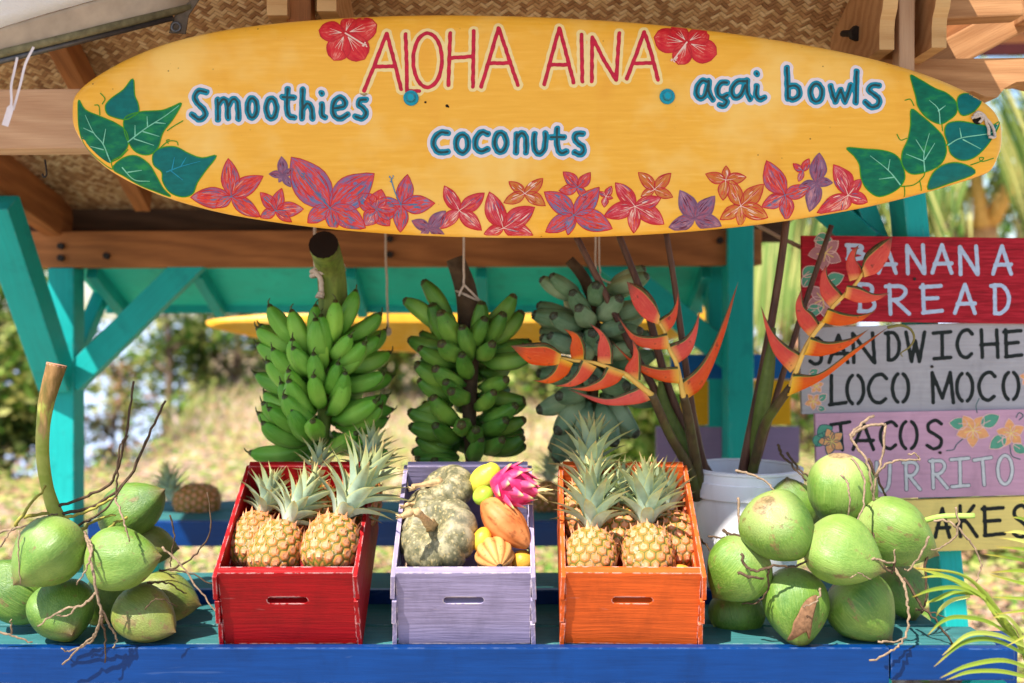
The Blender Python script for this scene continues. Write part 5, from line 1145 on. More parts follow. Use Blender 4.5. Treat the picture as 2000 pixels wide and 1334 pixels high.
for i in range(30):
    f_ = (i + .5) / 30; ph = i * 2.39996; z = -.050 + .094 * f_; rr = .046 * math.sin(math.pi * (z + .056) / .112) ** .75
    o = Vector((math.cos(ph), math.sin(ph), 0)); p = o * (rr * 1.0) + Vector((0, 0, z)); l = (.030 + .010 * f_ ** 2) * r_.uniform(.8, 1.2)
    s = Vector((-math.sin(ph), math.cos(ph), 0)); sl_ = (-(z) / .06) * .5
    rr2 = .046 * math.sin(math.pi * min(.98, (z + .010 + .056) / .112)) ** .75; d = (Vector((0, 0, 1)) * .010 + o * (rr2 - rr)).normalized(); d = (d + o * .10).normalized(); tipd = (d * .8 + o * .25 + Vector((0, 0, .3))).normalized()
    pp = catmull([p, p + d * l * .5 + o * .003, p + d * l * .8 + o * .005 + tipd * l * .3], 4); N = len(pp)
    mb = MB(); wd = [.0185 * (1 - (k / (N - 1)) ** 1.6) * (1 - .35 * f_) + .0006 for k in range(N)]; blade(mb, pp, wd, o, -.35)
    ob = mb.build('scale', M_DSC, t, dM, world=False); ob.modifiers.new('thick', 'SOLIDIFY').thickness = .0022
for k in range(5):
    a = k * 1.26; o = Vector((math.cos(a), math.sin(a), 0)); p = o * .008 + Vector((0, 0, .050)); pp = catmull([p, p + o * .008 + Vector((0, 0, .02)), p + o * .014 + Vector((0, 0, .034 + .008 * (k % 2)))], 4)
    mb = MB(); blade(mb, pp, [.006, .0055, .005, .0045, .004, .003, .002, .0015, .0006][:len(pp)], o, -.3); mb.build('tail_leaf', flat('dry_scale_tip', S(196, 168, 110), .7, .25, 80), t, dM, world=False)

# ------------------------------------------------------------ bananas
def banana_mat(name, a, b, tip, blot):
    q = NM(name); u = q.uvx(); rnd = q.rand(); n1 = q.noise(q.coord(), 30, 4, .6); st_ = q.noise(q.coord('UV', (1.5, 30, 1)), 3, 3)
    c = q.ramp(u[0], [(0, a), (.2, a), (.55, b), (.88, a), (.945, a), (.965, tip)])
    c = q.mix(1, c, q.ramp(rnd, [(0, S(182, 206, 170)), (.6, S(240, 244, 230)), (1, S(255, 250, 214))]), 'MULTIPLY')
    c = q.mix(q.ramp(n1, [(.3, .22), (.5, 0)]), c, a); c = q.mix(q.math('MULTIPLY', q.ramp(st_, [(.5, 0), (.7, .35)]), 1), c, b)
    c = q.mix(q.math('MULTIPLY', q.ramp(q.noise(q.coord(), 75, 3, .6), [(.66, 0), (.70, .85)]), blot), c, tip)
    return q.done(c, .42, q.bump(n1, .1, .002), .45)
M_BAN1 = banana_mat('light_green_banana_skin', S(106, 168, 58), S(156, 202, 94), S(60, 44, 30), .6)
M_BAN2 = banana_mat('deep_green_banana_skin', S(76, 124, 48), S(132, 168, 74), S(66, 46, 34), .8)
M_BAN3 = banana_mat('blue_green_banana_skin', S(112, 140, 114), S(164, 184, 158), S(64, 60, 50), .4)
def banana_mesh(L, r, bend, m, seed, blunt=False):
    r_ = random.Random(seed); N = 18; pts = []; p = Vector((0, 0, 0)); a = -bend * .35
    for i in range(N + 1):
        pts.append(p.copy()); a += bend / N; p = p + Vector((math.cos(a), 0, math.sin(a))) * (L / N)
    tab = [(0, .30), (.05, .32), (.12, .52), (.22, .82), (.36, .98), (.55, 1), (.74, .92), (.86, .72), (.925, .5 if not blunt else .62), (.955, .30 if not blunt else .5), (1, .2 if not blunt else .42)]
    k5 = r_.random() * 6
    v, f, uv = tube(pts, [r * lerpl(tab, i / N) for i in range(N + 1)], 20, True, lambda ph: 1 + .07 * math.cos(5 * ph + k5) + .02 * math.cos(10 * ph + 2 * k5) + .02 * math.cos(2 * ph))
    mb = MB(); mb.add(v, f, 0, uv)
    e = pts[-1]; d = (pts[-1] - pts[-2]).normalized(); tv, tf, tu = tube([e - d * .001, e + d * .005, e + d * .008 + Vector((0, .003 * (-1) ** seed, .004)), e + d * .009 + Vector((0, .006 * (-1) ** seed, .008))] if not blunt else [e - d * .001, e + d * .003], [.0030, .0022, .0016, .0008] if not blunt else [.006, .005], 6); mb.add(tv, tf, 0, [(1, .5)] * len(tv))
    o = mb.build('banana', m); col.objects.unlink(o); WM.pop(o); return o.data
def bunch(px, Y, py_tiers, label, mat_, meshes, stalk, stalk_m, nper, el0, rad=.022, rot=0, seed=0, elj=.12, sc_t=None, cap_m=None, fb=0):
    r_ = random.Random(seed); x = (px - 1000) / F * Y
    t = thing('banana_bunch', P(px, py_tiers[0], Y), label, 'bananas', 'banana bunches hanging under the roof')
    for k, py in enumerate(py_tiers):
        n = nper[k] if isinstance(nper, (list, tuple)) else nper
        for i in range(n):
            az = 2 * math.pi * (i + .5 * (k % 2)) / n + rot + r_.uniform(-.13, .13); el = (el0[k] if isinstance(el0, (list, tuple)) else el0) + r_.uniform(-elj, elj)
            fr = max(-.3, -math.sin(az)); el += fb * fr
            z = ZB(py, Y) + r_.uniform(-.014, .014) - .045 * ((az / (2 * math.pi) + .3) % 1 - .5) + .018 * math.sin(2.3 * az + k); s = r_.uniform(.9, 1.08) * (sc_t[k] if sc_t else 1)
            M = Matrix.Translation((x, Y, z)) @ Matrix.Rotation(az, 4, 'Z') @ Matrix.Translation((rad, 0, 0)) @ Matrix.Rotation(r_.uniform(-.3, .3), 4, 'Z') @ Matrix.Rotation(-el, 4, 'Y') @ Matrix.Rotation(r_.uniform(-.35, .35), 4, 'X') @ Matrix.Diagonal((s, s, s, 1))
            inst('banana', meshes[r_.randrange(len(meshes))], t, M)
    pts = [Vector((x, Y, ZB(py_tiers[-1] + 15, Y)))] + [P(s_[0], s_[1], s_[3] if len(s_) > 3 else Y) for s_ in stalk]; rd = [.012] + [s_[2] / F * Y for s_ in stalk]
    pp = catmull(pts, 6); N = len(pp); rr = [lerpl([(j / (len(rd) - 1), v_) for j, v_ in enumerate(rd)], i / (N - 1)) for i in range(N)]
    mb = MB(); mb.add(*tube(pp, rr, 16, False)); o = mb.build('stalk', stalk_m, t)
    e = pp[-1]; d = (pp[-1] - pp[-2]).normalized(); mb = MB(); mb.add(*tube([e - d * .003, e + d * .0005], [rr[-1] * 1.0, rr[-1] * .995], 16)); mb.build('cut_end', cap_m or flat('dark_cut_end', S(34, 22, 16), .9), o, smooth=False)
    # dark flower remains between the hands
    return t, pp
q = NM('green_banana_stalk'); n1 = q.noise(q.coord('Object', (1, 1, .15)), 40, 4); n2 = q.noise(q.coord(), 18, 4)
M_STK = q.done(q.mix(q.ramp(n2, [(.5, 0), (.68, .7)]), q.ramp(n1, [(.3, S(78, 96, 36)), (.7, S(132, 146, 62))]), S(76, 62, 36)), .55, q.bump(n1, .2, .003))
M_STK2 = flat('brown_banana_stalk', S(78, 60, 42), .7, .35, 40)
bm1 = [banana_mesh(.148, .0225, b, M_BAN1, i) for i, b in enumerate((.85, 1.05, .65, .95))]
bm2 = [banana_mesh(.130, .0225, b, M_BAN2, i + 5, True) for i, b in enumerate((.6, .75, .5))]
bm3 = [banana_mesh(.124, .0245, b, M_BAN3, i + 9, True) for i, b in enumerate((.5, .65, .4))]
b1, pp1 = bunch(632, 2.58, [682, 712, 745, 782, 822, 858], 'pale green banana bunch hanging by a knotted rope, left of the three', M_BAN1, bm1, [(640, 680, 26), (650, 600, 29), (647, 535, 28, 2.575), (638, 496, 28, 2.53), (632, 478, 28, 2.48)], M_STK, [13, 14, 15, 15, 14, 12], [.30, .16, .12, .06, -.05, -.25], .034, .3, 1, .30, fb=.58)
b2, pp2 = bunch(918, 2.60, [668, 694, 726, 756, 808, 846, 886], 'dark green banana bunch with brown tips hanging in the middle', M_BAN2, bm2, [(915, 680, 22), (915, 610, 22), (908, 560, 21), (889, 505, 18)], M_STK2, [9, 11, 12, 10, 10, 12, 12], [.50, .28, .08, -.15, .12, -.08, .0], .034, .1, 2, .36, [1.05, 1, 1, .95, .95, 1, .95], M_STK2, fb=.28)
b3, pp3 = bunch(1160, 2.62, [588, 628, 668, 708, 748, 772], 'blue green plump banana bunch hanging behind the heliconia', M_BAN3, bm3, [(1160, 610, 12), (1150, 565, 12), (1135, 535, 11), (1112, 508, 10)], M_STK2, [10, 12, 12, 12, 11, 9], [.30, .15, .05, -.1, -.35, -1.05], .036, .5, 3, .2, [.92, 1, 1.0, 1.0, 1.05, 1.2], fb=.1)
# three tall fingers on the middle bunch pointing up
for k, (a, b) in enumerate(((835, 545), (862, 600), (795, 580))):
    p0 = P(880 - 5 * k, 650, 2.56); d = P(a, b, 2.55) - p0; M = Matrix.Translation(p0) @ Vector((1, 0, 0)).rotation_difference(d.normalized()).to_matrix().to_4x4(); inst('banana', bm2[k % 3], b2, M @ Matrix.Diagonal((d.length / .128, 1, 1, 1)))
# ropes
def rope(name, lab, parts):
    t = thing(name, parts[0][0][0], lab, 'rope', 'ropes holding banana bunches')
    for nm, pts, r, m in parts: pass
def rope_thing(loc, lab, parts):
    t = thing('rope', loc, lab, 'rope')
    for nm, pts, r, seed in parts:
        mb = MB(); mb.add(*tube(wiggle(pts, 6, .0012, seed), r, 8, True)); mb.build(nm, M_ROPE, t)
def ring(c, rx, d, n=14, tilt=.2): return [c + Vector((math.cos(a) * rx, -math.sin(a) * rx, math.cos(a) * rx * tilt)) for a in [2 * math.pi * i / n for i in range(n + 1)]]
topz = RZ(2.58) - .01
c_ = P(640, 533, 2.58)
rope_thing(c_, 'thick pale rope knotted round the stalk of the left banana bunch', [('loop', ring(c_, .041, 1), .006, 1), ('loop', ring(c_ + Vector((0, 0, .011)), .040, 1), .006, 2), ('tail', [P(614, 528, 2.54), P(626, 545, 2.535), P(628, 572, 2.535)], .0065, 3), ('tassel', [P(628, 570, 2.535), P(624, 582, 2.533)], [.0075, .009, .010, .009, .011, .011, .011][:7], 4), ('hanging_cord', [P(616, 530, 2.55), P(615, 470, 2.56), Vector((P(615, 470, 2.56).x, 2.58, topz))], .004, 5)])
c_ = P(914, 578, 2.60)
rope_thing(c_, 'thin cord looped round the brown stalk of the middle bunch', [('loop', ring(c_, .031, 1, 14, -.45), .0034, 1), ('hanging_cord', [P(906, 556, 2.565), P(906, 480, 2.57), Vector((P(906, 480, 2.57).x, 2.6, topz))], .003, 5), ('sling', [P(906, 556, 2.562), P(896, 578, 2.562)], .003, 6), ('sling', [P(906, 556, 2.562), P(924, 574, 2.562), P(938, 588, 2.58)], .003, 7)])
rope_thing(P(1165, 470, 2.62), 'doubled cord tied to the blue green banana bunch', [('hanging_cord', [P(1165, 540, 2.62), P(1163, 480, 2.62), Vector((P(1165, 470, 2.62).x, 2.62, topz))], .0028, 1), ('hanging_cord', [P(1172, 535, 2.62), P(1170, 470, 2.62), Vector((P(1170, 460, 2.62).x, 2.63, topz))], .0024, 2), ('tail', [P(1168, 535, 2.60), P(1180, 548, 2.59), P(1205, 556, 2.59)], .0026, 3)])
rope_thing(P(758, 600, 2.9), 'thin loose cord with a weighted end between left and middle bunches', [('hanging_cord', [P(758, 650, 2.95), P(756, 560, 2.95), P(753, 470, 2.95), Vector((P(753, 470, 2.95).x, 2.95, RZ(2.95) - .01))], .003, 4), ('knot', [P(756, 655, 2.95), P(760, 640, 2.95)], [.006, .009, .011, .011, .010, .008, .005], 2)])
# ------------------------------------------------------------ bucket
bk = thing('bucket', P(1455, 912, 2.46), 'white plastic bucket holding the heliconia stems behind the coconuts', 'bucket')
q = NM('white_bucket_plastic'); n1 = q.noise(q.coord('Object', (1, 1, .3)), 22, 4); M_BKT = q.done(q.mix(q.ramp(n1, [(.5, 0), (.75, .3)]), S(248, 246, 248), S(206, 198, 196)), .4, None, .4, sss=0)
Yb = 2.57; bx = (1455 - 1000) / F * Yb; zr = ZB(911, Yb); zb_ = ZT + .033; Rb = .141
bM = Matrix.Translation((bx, Yb, zb_)); h_ = zr - zb_
mb = MB(); mb.add(*lathe([(0, .0), (Rb * .88, 0), (Rb * .90, .005), (Rb * .975, h_ - .07), (Rb * .97, h_ - .06), (Rb * .955, h_ - .004), (Rb * .94, h_ - .004), (Rb * .87, .006), (0, .006)], 72)); mb.build('body', M_BKT, bk, bM, world=False).modifiers.new('edges', 'EDGE_SPLIT').split_angle = R(28)
mb = MB(); mb.add(*lathe([(Rb * .985, h_ - .066), (Rb * 1.03, h_ - .068), (Rb * 1.035, h_ - .030), (Rb * 1.01, h_ - .028), (Rb * 1.005, h_ - .008), (Rb * 1.03, h_ - .006), (Rb * 1.035, h_), (Rb * .97, h_ + .002), (Rb * .955, h_ - .003)], 72)); mb.build('rim', M_BKT, bk, bM, world=False).modifiers.new('edges', 'EDGE_SPLIT').split_angle = R(28)
# ------------------------------------------------------------ heliconia
q = NM('heliconia_bract'); u = q.uvx(); n1 = q.noise(q.coord(), 60, 4); n2 = q.noise(q.coord(), 14, 3)
red = q.ramp(n2, [(.3, S(196, 34, 30)), (.7, S(218, 72, 48))])
c = q.mix(q.ramp(u[0], [(.0, 1), (.15, 0)]), red, S(228, 166, 70))
e_ = q.math('ADD', u[1], q.math('MULTIPLY', u[0], .12))
c = q.mix(q.ramp(e_, [(.82, 0), (.87, 1)]), c, q.ramp(e_, [(.83, S(206, 180, 84)), (.88, S(66, 82, 34)), (1, S(46, 50, 28))]))
c = q.mix(q.ramp(u[0], [(.72, 0), (.95, .9)]), c, S(84, 58, 40)); c = q.mix(q.ramp(q.noise(q.coord('UV', (3, 22, 1)), 1.6, 4, .6), [(.5, 0), (.72, .55)]), c, S(236, 120, 80)); c = q.mix(q.ramp(n1, [(.62, 0), (.70, .7)]), c, S(96, 46, 30))
c = q.hsv(c, q.math('ADD', .499, q.math('MULTIPLY', q.rand(), .014)), q.math('ADD', .96, q.math('MULTIPLY', q.rand(), .1)), .96)
M_BRACT = q.done(c, .38, q.bump(n1, .08, .002), .45)
M_BRED = None
q = NM('heliconia_stem'); n1 = q.noise(q.coord('Object', (1, 1, .15)), 60, 4); n2 = q.noise(q.coord(), 9, 3)
M_HST = q.done(q.mix(q.ramp(n2, [(.45, 0), (.62, .8)]), q.ramp(n1, [(.3, S(66, 50, 36)), (.7, S(96, 76, 50))]), S(96, 104, 48)), .45, q.bump(n1, .2, .002), .4)
q = NM('dark_leaf_stalk'); n1 = q.noise(q.coord('Object', (1, 1, .12)), 70, 4); M_STALK = q.done(q.ramp(n1, [(.3, S(66, 40, 34)), (.7, S(106, 72, 56))]), .42, q.bump(n1, .2, .002), .45)
M_RACH = flat('yellow_rachis', S(226, 176, 84), .45, .12, 40)
def bract(t, zf, up_, lo, Y, th=.30, bud=False):
    U = [P(*zf(*p), Y) for p in up_]; Lw = [P(*zf(*p), Y) for p in lo]; U = catmull(U, 6); Lw = catmull(Lw, 6)
    n = 18; U = [U[min(int(i / n * (len(U) - 1) + .5), len(U) - 1)] for i in range(n + 1)]; Lw = [Lw[min(int(i / n * (len(Lw) - 1) + .5), len(Lw) - 1)] for i in range(n + 1)]
    v = []; f = []; uv = []; K = 14
    for i in range(n + 1):
        c_ = (U[i] + Lw[i]) / 2; h = (U[i] - Lw[i]) / 2 * (1 + .08 * math.sin(math.pi * (i / n) ** .8) * (0 if bud else 1)); hl = h.length; tk = min(hl * th, .014) * (1 - .3 * (i / n))
        for k in range(K + 1):
            a = 2 * math.pi * k / K - math.pi / 2; s = math.sin(a); w_ = math.cos(a) * tk * (1 - .35 * max(0, s)) * (.35 if s > .86 and not bud else 1)
            v.append(c_ + h * s + Vector((0, w_, 0))); uv.append((i / n, (s + 1) / 2))
    for i in range(n):
        for k in range(K): a = i * (K + 1) + k; f.append((a, a + 1, a + K + 2, a + K + 1))
    mb = MB(); mb.add(v, f, 0, uv); return mb.build('bract', M_BRACT, t, Matrix.Translation(U[0]))
def h6(x_, y_): return 960 + x_ / 2.668, 430 + y_ / 2.668
def heliconia(zf, Y, lab, bracts, rach, stem, rw, sw, Yend):
    t = thing('heliconia', P(*zf(*rach[-1]), Y), lab, 'flower', 'heliconia flowers in the bucket')
    for k, b in enumerate(bracts): bract(t, zf, b[0], b[1], Y + (.006 if k % 2 else -.006), bud=(k == 0))
    mb = MB(); pp = catmull([P(*zf(*p), Y) for p in rach], 5); N = len(pp); mb.add(*tube(pp, [rw * (.5 + .5 * i / (N - 1)) for i in range(N)], 8)); mb.build('rachis', M_RACH, t)
    n = len(stem); pp = catmull([P(*zf(*p), Y + (Yend - Y) * (i / (n - 1)) ** 1.0) for i, p in enumerate(stem)], 6); N = len(pp)
    mb = MB(); mb.add(*tube(pp, [lerpl([(0, sw * .8), (.5, sw), (1, sw * 1.15)], i / (N - 1)) for i in range(N)], 10)); mb.build('stem', M_HST, t)
    return t
heliconia(h6, 2.36, 'heliconia with claws pointing left, hanging in front of the blue green bananas', [
  ([(365, 690), (290, 640), (200, 640), (100, 655)], [(350, 755), (270, 758), (190, 742), (100, 655)]),
  ([(490, 725), (485, 650), (450, 590), (375, 565)], [(420, 740), (412, 670), (418, 612), (375, 565)]), ([(350, 715), (320, 785), (270, 826), (212, 836)], [(425, 745), (385, 810), (305, 850), (212, 836)]),
  ([(632, 750), (626, 655), (580, 580), (510, 538)], [(553, 745), (556, 660), (562, 600), (510, 538)]), ([(468, 728), (440, 795), (390, 845), (320, 865)], [(548, 765), (492, 832), (420, 866), (320, 865)]),
  ([(776, 835), (778, 725), (766, 670), (732, 618)], [(692, 815), (702, 760), (738, 700), (732, 618)]), ([(598, 765), (560, 828), (480, 866), (395, 876)], [(694, 800), (640, 855), (520, 890), (395, 876)]),
  ([(790, 855), (720, 890), (600, 928), (400, 882)], [(845, 932), (740, 958), (580, 958), (400, 882)])],
  [(350, 715), (420, 730), (540, 745), (640, 780), (700, 805), (770, 860), (840, 915)], [(835, 905), (880, 1010), (930, 1120), (1000, 1240), (1040, 1330), (1070, 1450)], .007, .0125, 2.52)
heliconia(h6, 2.40, 'heliconia with claws zigzagging left and right above the bucket', [
  ([(878, 490), (850, 415), (790, 348), (704, 320)], [(868, 545), (795, 512), (738, 440), (704, 320)]),
  ([(870, 515), (930, 480), (960, 425), (973, 362)], [(908, 592), (955, 530), (972, 450), (973, 362)]), ([(915, 588), (840, 605), (740, 588), (655, 500)], [(920, 672), (830, 668), (740, 634), (655, 500)]),
  ([(918, 650), (1000, 618), (1050, 560), (1086, 468)], [(962, 752), (1035, 690), (1070, 590), (1086, 468)]), ([(970, 762), (860, 768), (740, 728), (620, 626)], [(978, 852), (870, 832), (755, 772), (620, 626)]),
  ([(975, 850), (1085, 755), (1170, 610), (1286, 320)], [(1020, 932), (1108, 850), (1205, 620), (1286, 320)])],
  [(872, 530), (905, 590), (920, 660), (962, 745), (985, 850), (1002, 930)], [(1000, 915), (1020, 1000), (1045, 1150), (1075, 1320), (1100, 1450)], .007, .0135, 2.53)
h3 = heliconia(s7, 2.38, 'heliconia crossing the red and grey menu signs with a curling lowest claw', [
  ([(755, 245), (772, 178), (842, 118), (914, 88)], [(768, 298), (842, 270), (896, 188), (914, 88)]),
  ([(772, 292), (758, 250), (722, 200), (740, 128)], [(692, 318), (676, 230), (698, 165), (740, 128)]), ([(680, 338), (750, 352), (820, 384), (900, 378)], [(662, 402), (740, 428), (832, 418), (900, 378)]),
  ([(662, 392), (610, 338), (578, 290), (570, 232)], [(588, 452), (542, 380), (542, 290), (570, 232)]), ([(580, 458), (660, 485), (740, 494), (826, 473)], [(548, 532), (640, 548), (742, 528), (826, 473)]),
  ([(550, 562), (502, 490), (455, 450), (440, 358)], [(478, 604), (426, 530), (412, 440), (440, 358)]), ([(490, 608), (580, 635), (700, 614), (792, 568)], [(452, 702), (560, 704), (684, 658), (792, 568)]),
  ([(448, 700), (360, 650), (285, 570), (228, 443)], [(382, 795), (298, 690), (256, 570), (228, 443)]), ([(398, 798), (530, 800), (700, 682), (900, 553)], [(368, 918), (545, 832), (722, 694), (900, 553)])],
  [(762, 272), (725, 330), (665, 390), (605, 450), (555, 530), (500, 600), (450, 690), (415, 780), (385, 870)], [(385, 868), (300, 985), (245, 1080), (200, 1250), (170, 1400)], .007, .012, 2.54)
mb = MB(); mb.add(*tube(catmull([P(*s7(*p), 2.386) for p in ((890, 560), (960, 548), (1010, 570), (1028, 615), (1005, 660), (960, 692), (968, 712))], 5), [.004 - .0001 * i for i in range(31)], 6)); mb.build('tendril', flat('olive_tendril', S(126, 112, 56), .6), h3)
# plain cut stalks standing in the bucket
def stalk(lab, pts, Ya, Yb_, r0, r1, m=M_STALK, sheath=None):
    t = thing('leaf_stalk', P(*pts[-1], Yb_), lab, 'plant stalk', 'cut leaf stalks in the bucket'); n = len(pts)
    pp = catmull([P(x_, y_, Ya + (Yb_ - Ya) * i / (n - 1)) for i, (x_, y_) in enumerate(pts)], 8); N = len(pp)
    mb = MB(); mb.add(*tube(pp, [r0 + (r1 - r0) * i / (N - 1) for i in range(N)], 10)); mb.build('stem', m, t)
    if sheath:
        mb = MB(); blade(mb, catmull([P(x_, y_, d) for x_, y_, d in sheath], 6), [.002 + .017 * math.sin(math.pi * (.06 + .9 * i / (6 * (len(sheath) - 1)))) for i in range(6 * (len(sheath) - 1) + 1)], Vector((0, -1, 0)), -.5)
        o = mb.build('sheath', flat('green_leaf_sheath', S(90, 104, 48), .5, .25, 30), t); o.modifiers.new('thick', 'SOLIDIFY').thickness = .002
stalk('dark stalk leaning across the blue green bananas', [(1122, 455), (1185, 580), (1245, 700), (1320, 830), (1385, 925), (1410, 990)], 2.48, 2.56, .008, .012)
stalk('dark stalk behind the zigzag heliconia, second from the left', [(1205, 450), (1262, 600), (1300, 740), (1345, 860), (1375, 930), (1390, 990)], 2.50, 2.57, .0085, .0135, M_STALK, [(1290, 745, 2.5), (1300, 800, 2.5), (1340, 880, 2.51), (1352, 925, 2.54)])
stalk('pale tipped dark stalk near the middle of the bucket group', [(1300, 450), (1318, 560), (1340, 720), (1362, 860), (1385, 940), (1395, 1000)], 2.49, 2.56, .007, .012)
stalk('short split stalk behind the zigzag heliconia', [(1314, 510), (1322, 600), (1345, 760), (1372, 900), (1384, 990)], 2.51, 2.58, .0045, .011)
stalk('thickest upright stalk rising to the surfboard at the right of the bucket', [(1537, 425), (1518, 560), (1490, 720), (1462, 860), (1450, 925), (1440, 990)], 2.46, 2.55, .009, .0135, M_STALK, [(1512, 640, 2.45), (1500, 740, 2.45), (1482, 840, 2.48), (1464, 925, 2.53)])
stalk('dark stalk slanting in front of the red sign edge', [(1624, 440), (1570, 600), (1520, 760), (1485, 880), (1470, 930), (1462, 990)], 2.50, 2.57, .0065, .010)

# ------------------------------------------------------------ coconuts
def coco_mat(name, a, b, scuff):      # local space of a nut is a unit sphere, z from stem to tip
    q = NM(name); u = q.uvx(); rnd = q.rand(); off = q.n('VectorMath', operation='ADD'); tc = q.n('TexCoord'); q.t.links.new(tc.outputs['Object'], off.inputs[0])
    cmb = q.n('CombineXYZ'); q.put(cmb, 0, q.math('MULTIPLY', rnd, 37.0)); q.t.links.new(cmb.outputs[0], off.inputs[1])
    def mp(sc_): m_ = q.n('Mapping'); q.t.links.new(off.outputs[0], m_.inputs[0]); m_.inputs['Scale'].default_value = sc_; return m_.outputs[0]
    fib = q.noise(mp((7, 7, .4)), 3.4, 5, .62, .2); big = q.noise(mp((1, 1, .7)), 1.3, 3, .5); n2 = q.noise(mp((1, 1, .55)), 2.1, 6, .68); n3 = q.noise(mp((1, 1, 1)), 7, 5, .7); sc2 = q.noise(mp((2.2, .8, 1.4)), 3.2, 4, .6)
    c = q.ramp(big, [(.34, a), (.66, b)])
    c = q.mix(q.ramp(fib, [(.46, 0), (.74, .42)]), c, S(164, 182, 92)); c = q.mix(q.ramp(fib, [(.26, .3), (.42, 0)]), c, S(70, 104, 34))
    c = q.mix(q.ramp(u[0], [(.03, .6), (.26, 0)]), c, S(196, 204, 136))
    c = q.mix(q.ramp(n2, [(.60 - scuff, 0), (.63 - scuff, .6), (.74 - scuff, .9)]), c, q.ramp(n3, [(.35, S(88, 60, 36)), (.65, S(160, 122, 80))]))
    c = q.mix(q.ramp(sc2, [(.66, 0), (.69, .5)]), c, S(128, 104, 58))
    c = q.mix(q.ramp(u[0], [(.86, 0), (.95, .5), (.985, .9)]), c, S(112, 84, 50)); c = q.mix(q.ramp(u[0], [(.026, .85), (.04, .0)]), c, q.ramp(n3, [(.4, S(120, 84, 66)), (.6, S(186, 150, 120))]))
    c = q.mix(1, c, q.ramp(rnd, [(0, S(216, 224, 200)), (1, S(255, 255, 246))]), 'MULTIPLY')
    return q.done(c, q.ramp(n2, [(.3, .36), (.7, .56)]), q.bump(q.math('ADD', q.math('MULTIPLY', fib, .7), q.math('MULTIPLY', n3, .25)), .22, .10), 1.2)
M_COC = [coco_mat('green_coconut_husk', S(74, 114, 30), S(114, 148, 54), .0), coco_mat('pale_coconut_husk', S(98, 136, 46), S(138, 166, 78), .0), coco_mat('olive_coconut_husk', S(92, 114, 38), S(138, 136, 66), .025)]
def coco_mesh(seed, k):
    r_ = random.Random(seed); N = 40; prof = []
    for i in range(N + 1):
        t = i / N; z = -1 + 2 * t; r = (max(0, 1 - abs(z) ** 2.4)) ** .6 * (1 - .12 * z) if z < 0 else (max(0, 1 - z ** 1.75)) ** .82 * (1 - .12 * z)
        if t > .93: r += 0
        prof.append((r if 0 < i < N else 0.0, z * 1.12 + (.06 if i == N else 0)))
    s0 = r_.random() * 6; v, f, uv = lathe(prof, 64, lambda ph, t: 1 + (.082 * math.cos(3 * ph + s0) + .026 * math.cos(6 * ph + 2 * s0)) * (.45 + .6 * t) + .03 * math.cos(2 * ph + s0 * 2) + .02 * math.sin(ph + 4 * t))
    mb = MB(); mb.add(v, f, 0, uv); o = mb.build('coconut', M_COC[k]); col.objects.unlink(o); WM.pop(o); return o.data
CM = [coco_mesh(k, k % 3) for k in range(6)]
M_TWIG = flat('dry_coconut_twig', S(138, 116, 94), .9, .4, 160); M_TWIGD = flat('dark_coconut_twig', S(82, 64, 48), .9, .4, 160); M_TWIGY = flat('yellow_green_twig', S(156, 146, 66), .7, .35, 60)
def coco_bunch(lab, nuts, loc):
    t = thing('coconut_bunch', loc, lab, 'coconuts')
    for k, (px, py, Y, ax, rx, ry_, v_) in enumerate(nuts):
        inst('coconut', CM[v_], t, axis_M(P(px, py, Y), ax, k * 1.3, (rx / F * Y, rx / F * Y, ry_ / F * Y)))
    return t
def twig(t, pts, r, m=None, seed=0, taper=.6, amp=.0042, n=6):
    m = m or M_TWIG; pp = wiggle([P(*p) for p in pts], n, amp, seed); N = len(pp)
    rr = [.82 * r * (1 - (1 - taper) * i / (N - 1)) * (1 + .38 * mnoise.noise(Vector((i * .8, seed, 3)))) for i in range(N)]
    mb = MB(); mb.add(*tube(pp, rr, 6)); return mb.build('twig', m, t, Matrix.Translation(pp[0]))
cl = coco_bunch('left bunch of green coconuts on a thick cut stalk with dry twigs', [
  (92, 1082, 2.13, (-.55, -.6, -.62), 67, 68, 1), (243, 1092, 2.15, (.92, -.2, .12), 61, 70, 1), (262, 996, 2.38, (.72, -.1, .48), 52, 66, 0),
  (26, 1150, 2.27, (-.75, -.25, .55), 58, 74, 0), (124, 1196, 2.19, (.3, -.4, -.2), 60, 62, 0), (288, 1203, 2.19, (.86, -.42, -.28), 54, 66, 2), (330, 1166, 2.33, (.9, -.1, -.2), 47, 58, 2), (300, 1068, 2.40, (.8, .2, -.1), 36, 42, 2), (205, 1168, 2.36, (.1, -.2, .9), 48, 52, 0)], P(180, 1200, 2.25))
sk = catmull([P(160, 1085, 2.28), P(135, 1050, 2.27), P(108, 1000, 2.26), P(90, 940, 2.26), P(83, 870, 2.26), P(90, 790, 2.27), P(111, 712, 2.28)], 8); N = len(sk)
q = NM('coconut_stalk'); n1 = q.noise(q.coord('Object', (1, 1, .3)), 26, 5, .65); sp_ = q.n('SeparateXYZ'); q.t.links.new(q.coord(), sp_.inputs[0])
c = q.ramp(q.noise(q.coord(), 20, 3), [(.35, S(140, 150, 58)), (.65, S(176, 172, 90))]); k_ = q.math('ADD', q.math('MULTIPLY', sp_.outputs[2], 2.2), n1); c = q.mix(q.ramp(k_, [(.50, 0), (.58, .8), (.85, 1)]), c, q.ramp(n1, [(.38, S(50, 32, 22)), (.5, S(130, 92, 54)), (.65, S(190, 146, 96))])); M_CST = q.done(c, .6, q.bump(n1, .3, .003))
mb = MB(); mb.add(*tube(sk, [lerpl([(0, .010), (.3, .0165), (.45, .0135), (.75, .0150), (1, .0225)], i / (N - 1)) for i in range(N)], 14, False)); so_ = mb.build('stalk', M_CST, cl, Matrix.Translation(P(90, 830, 2.26)))
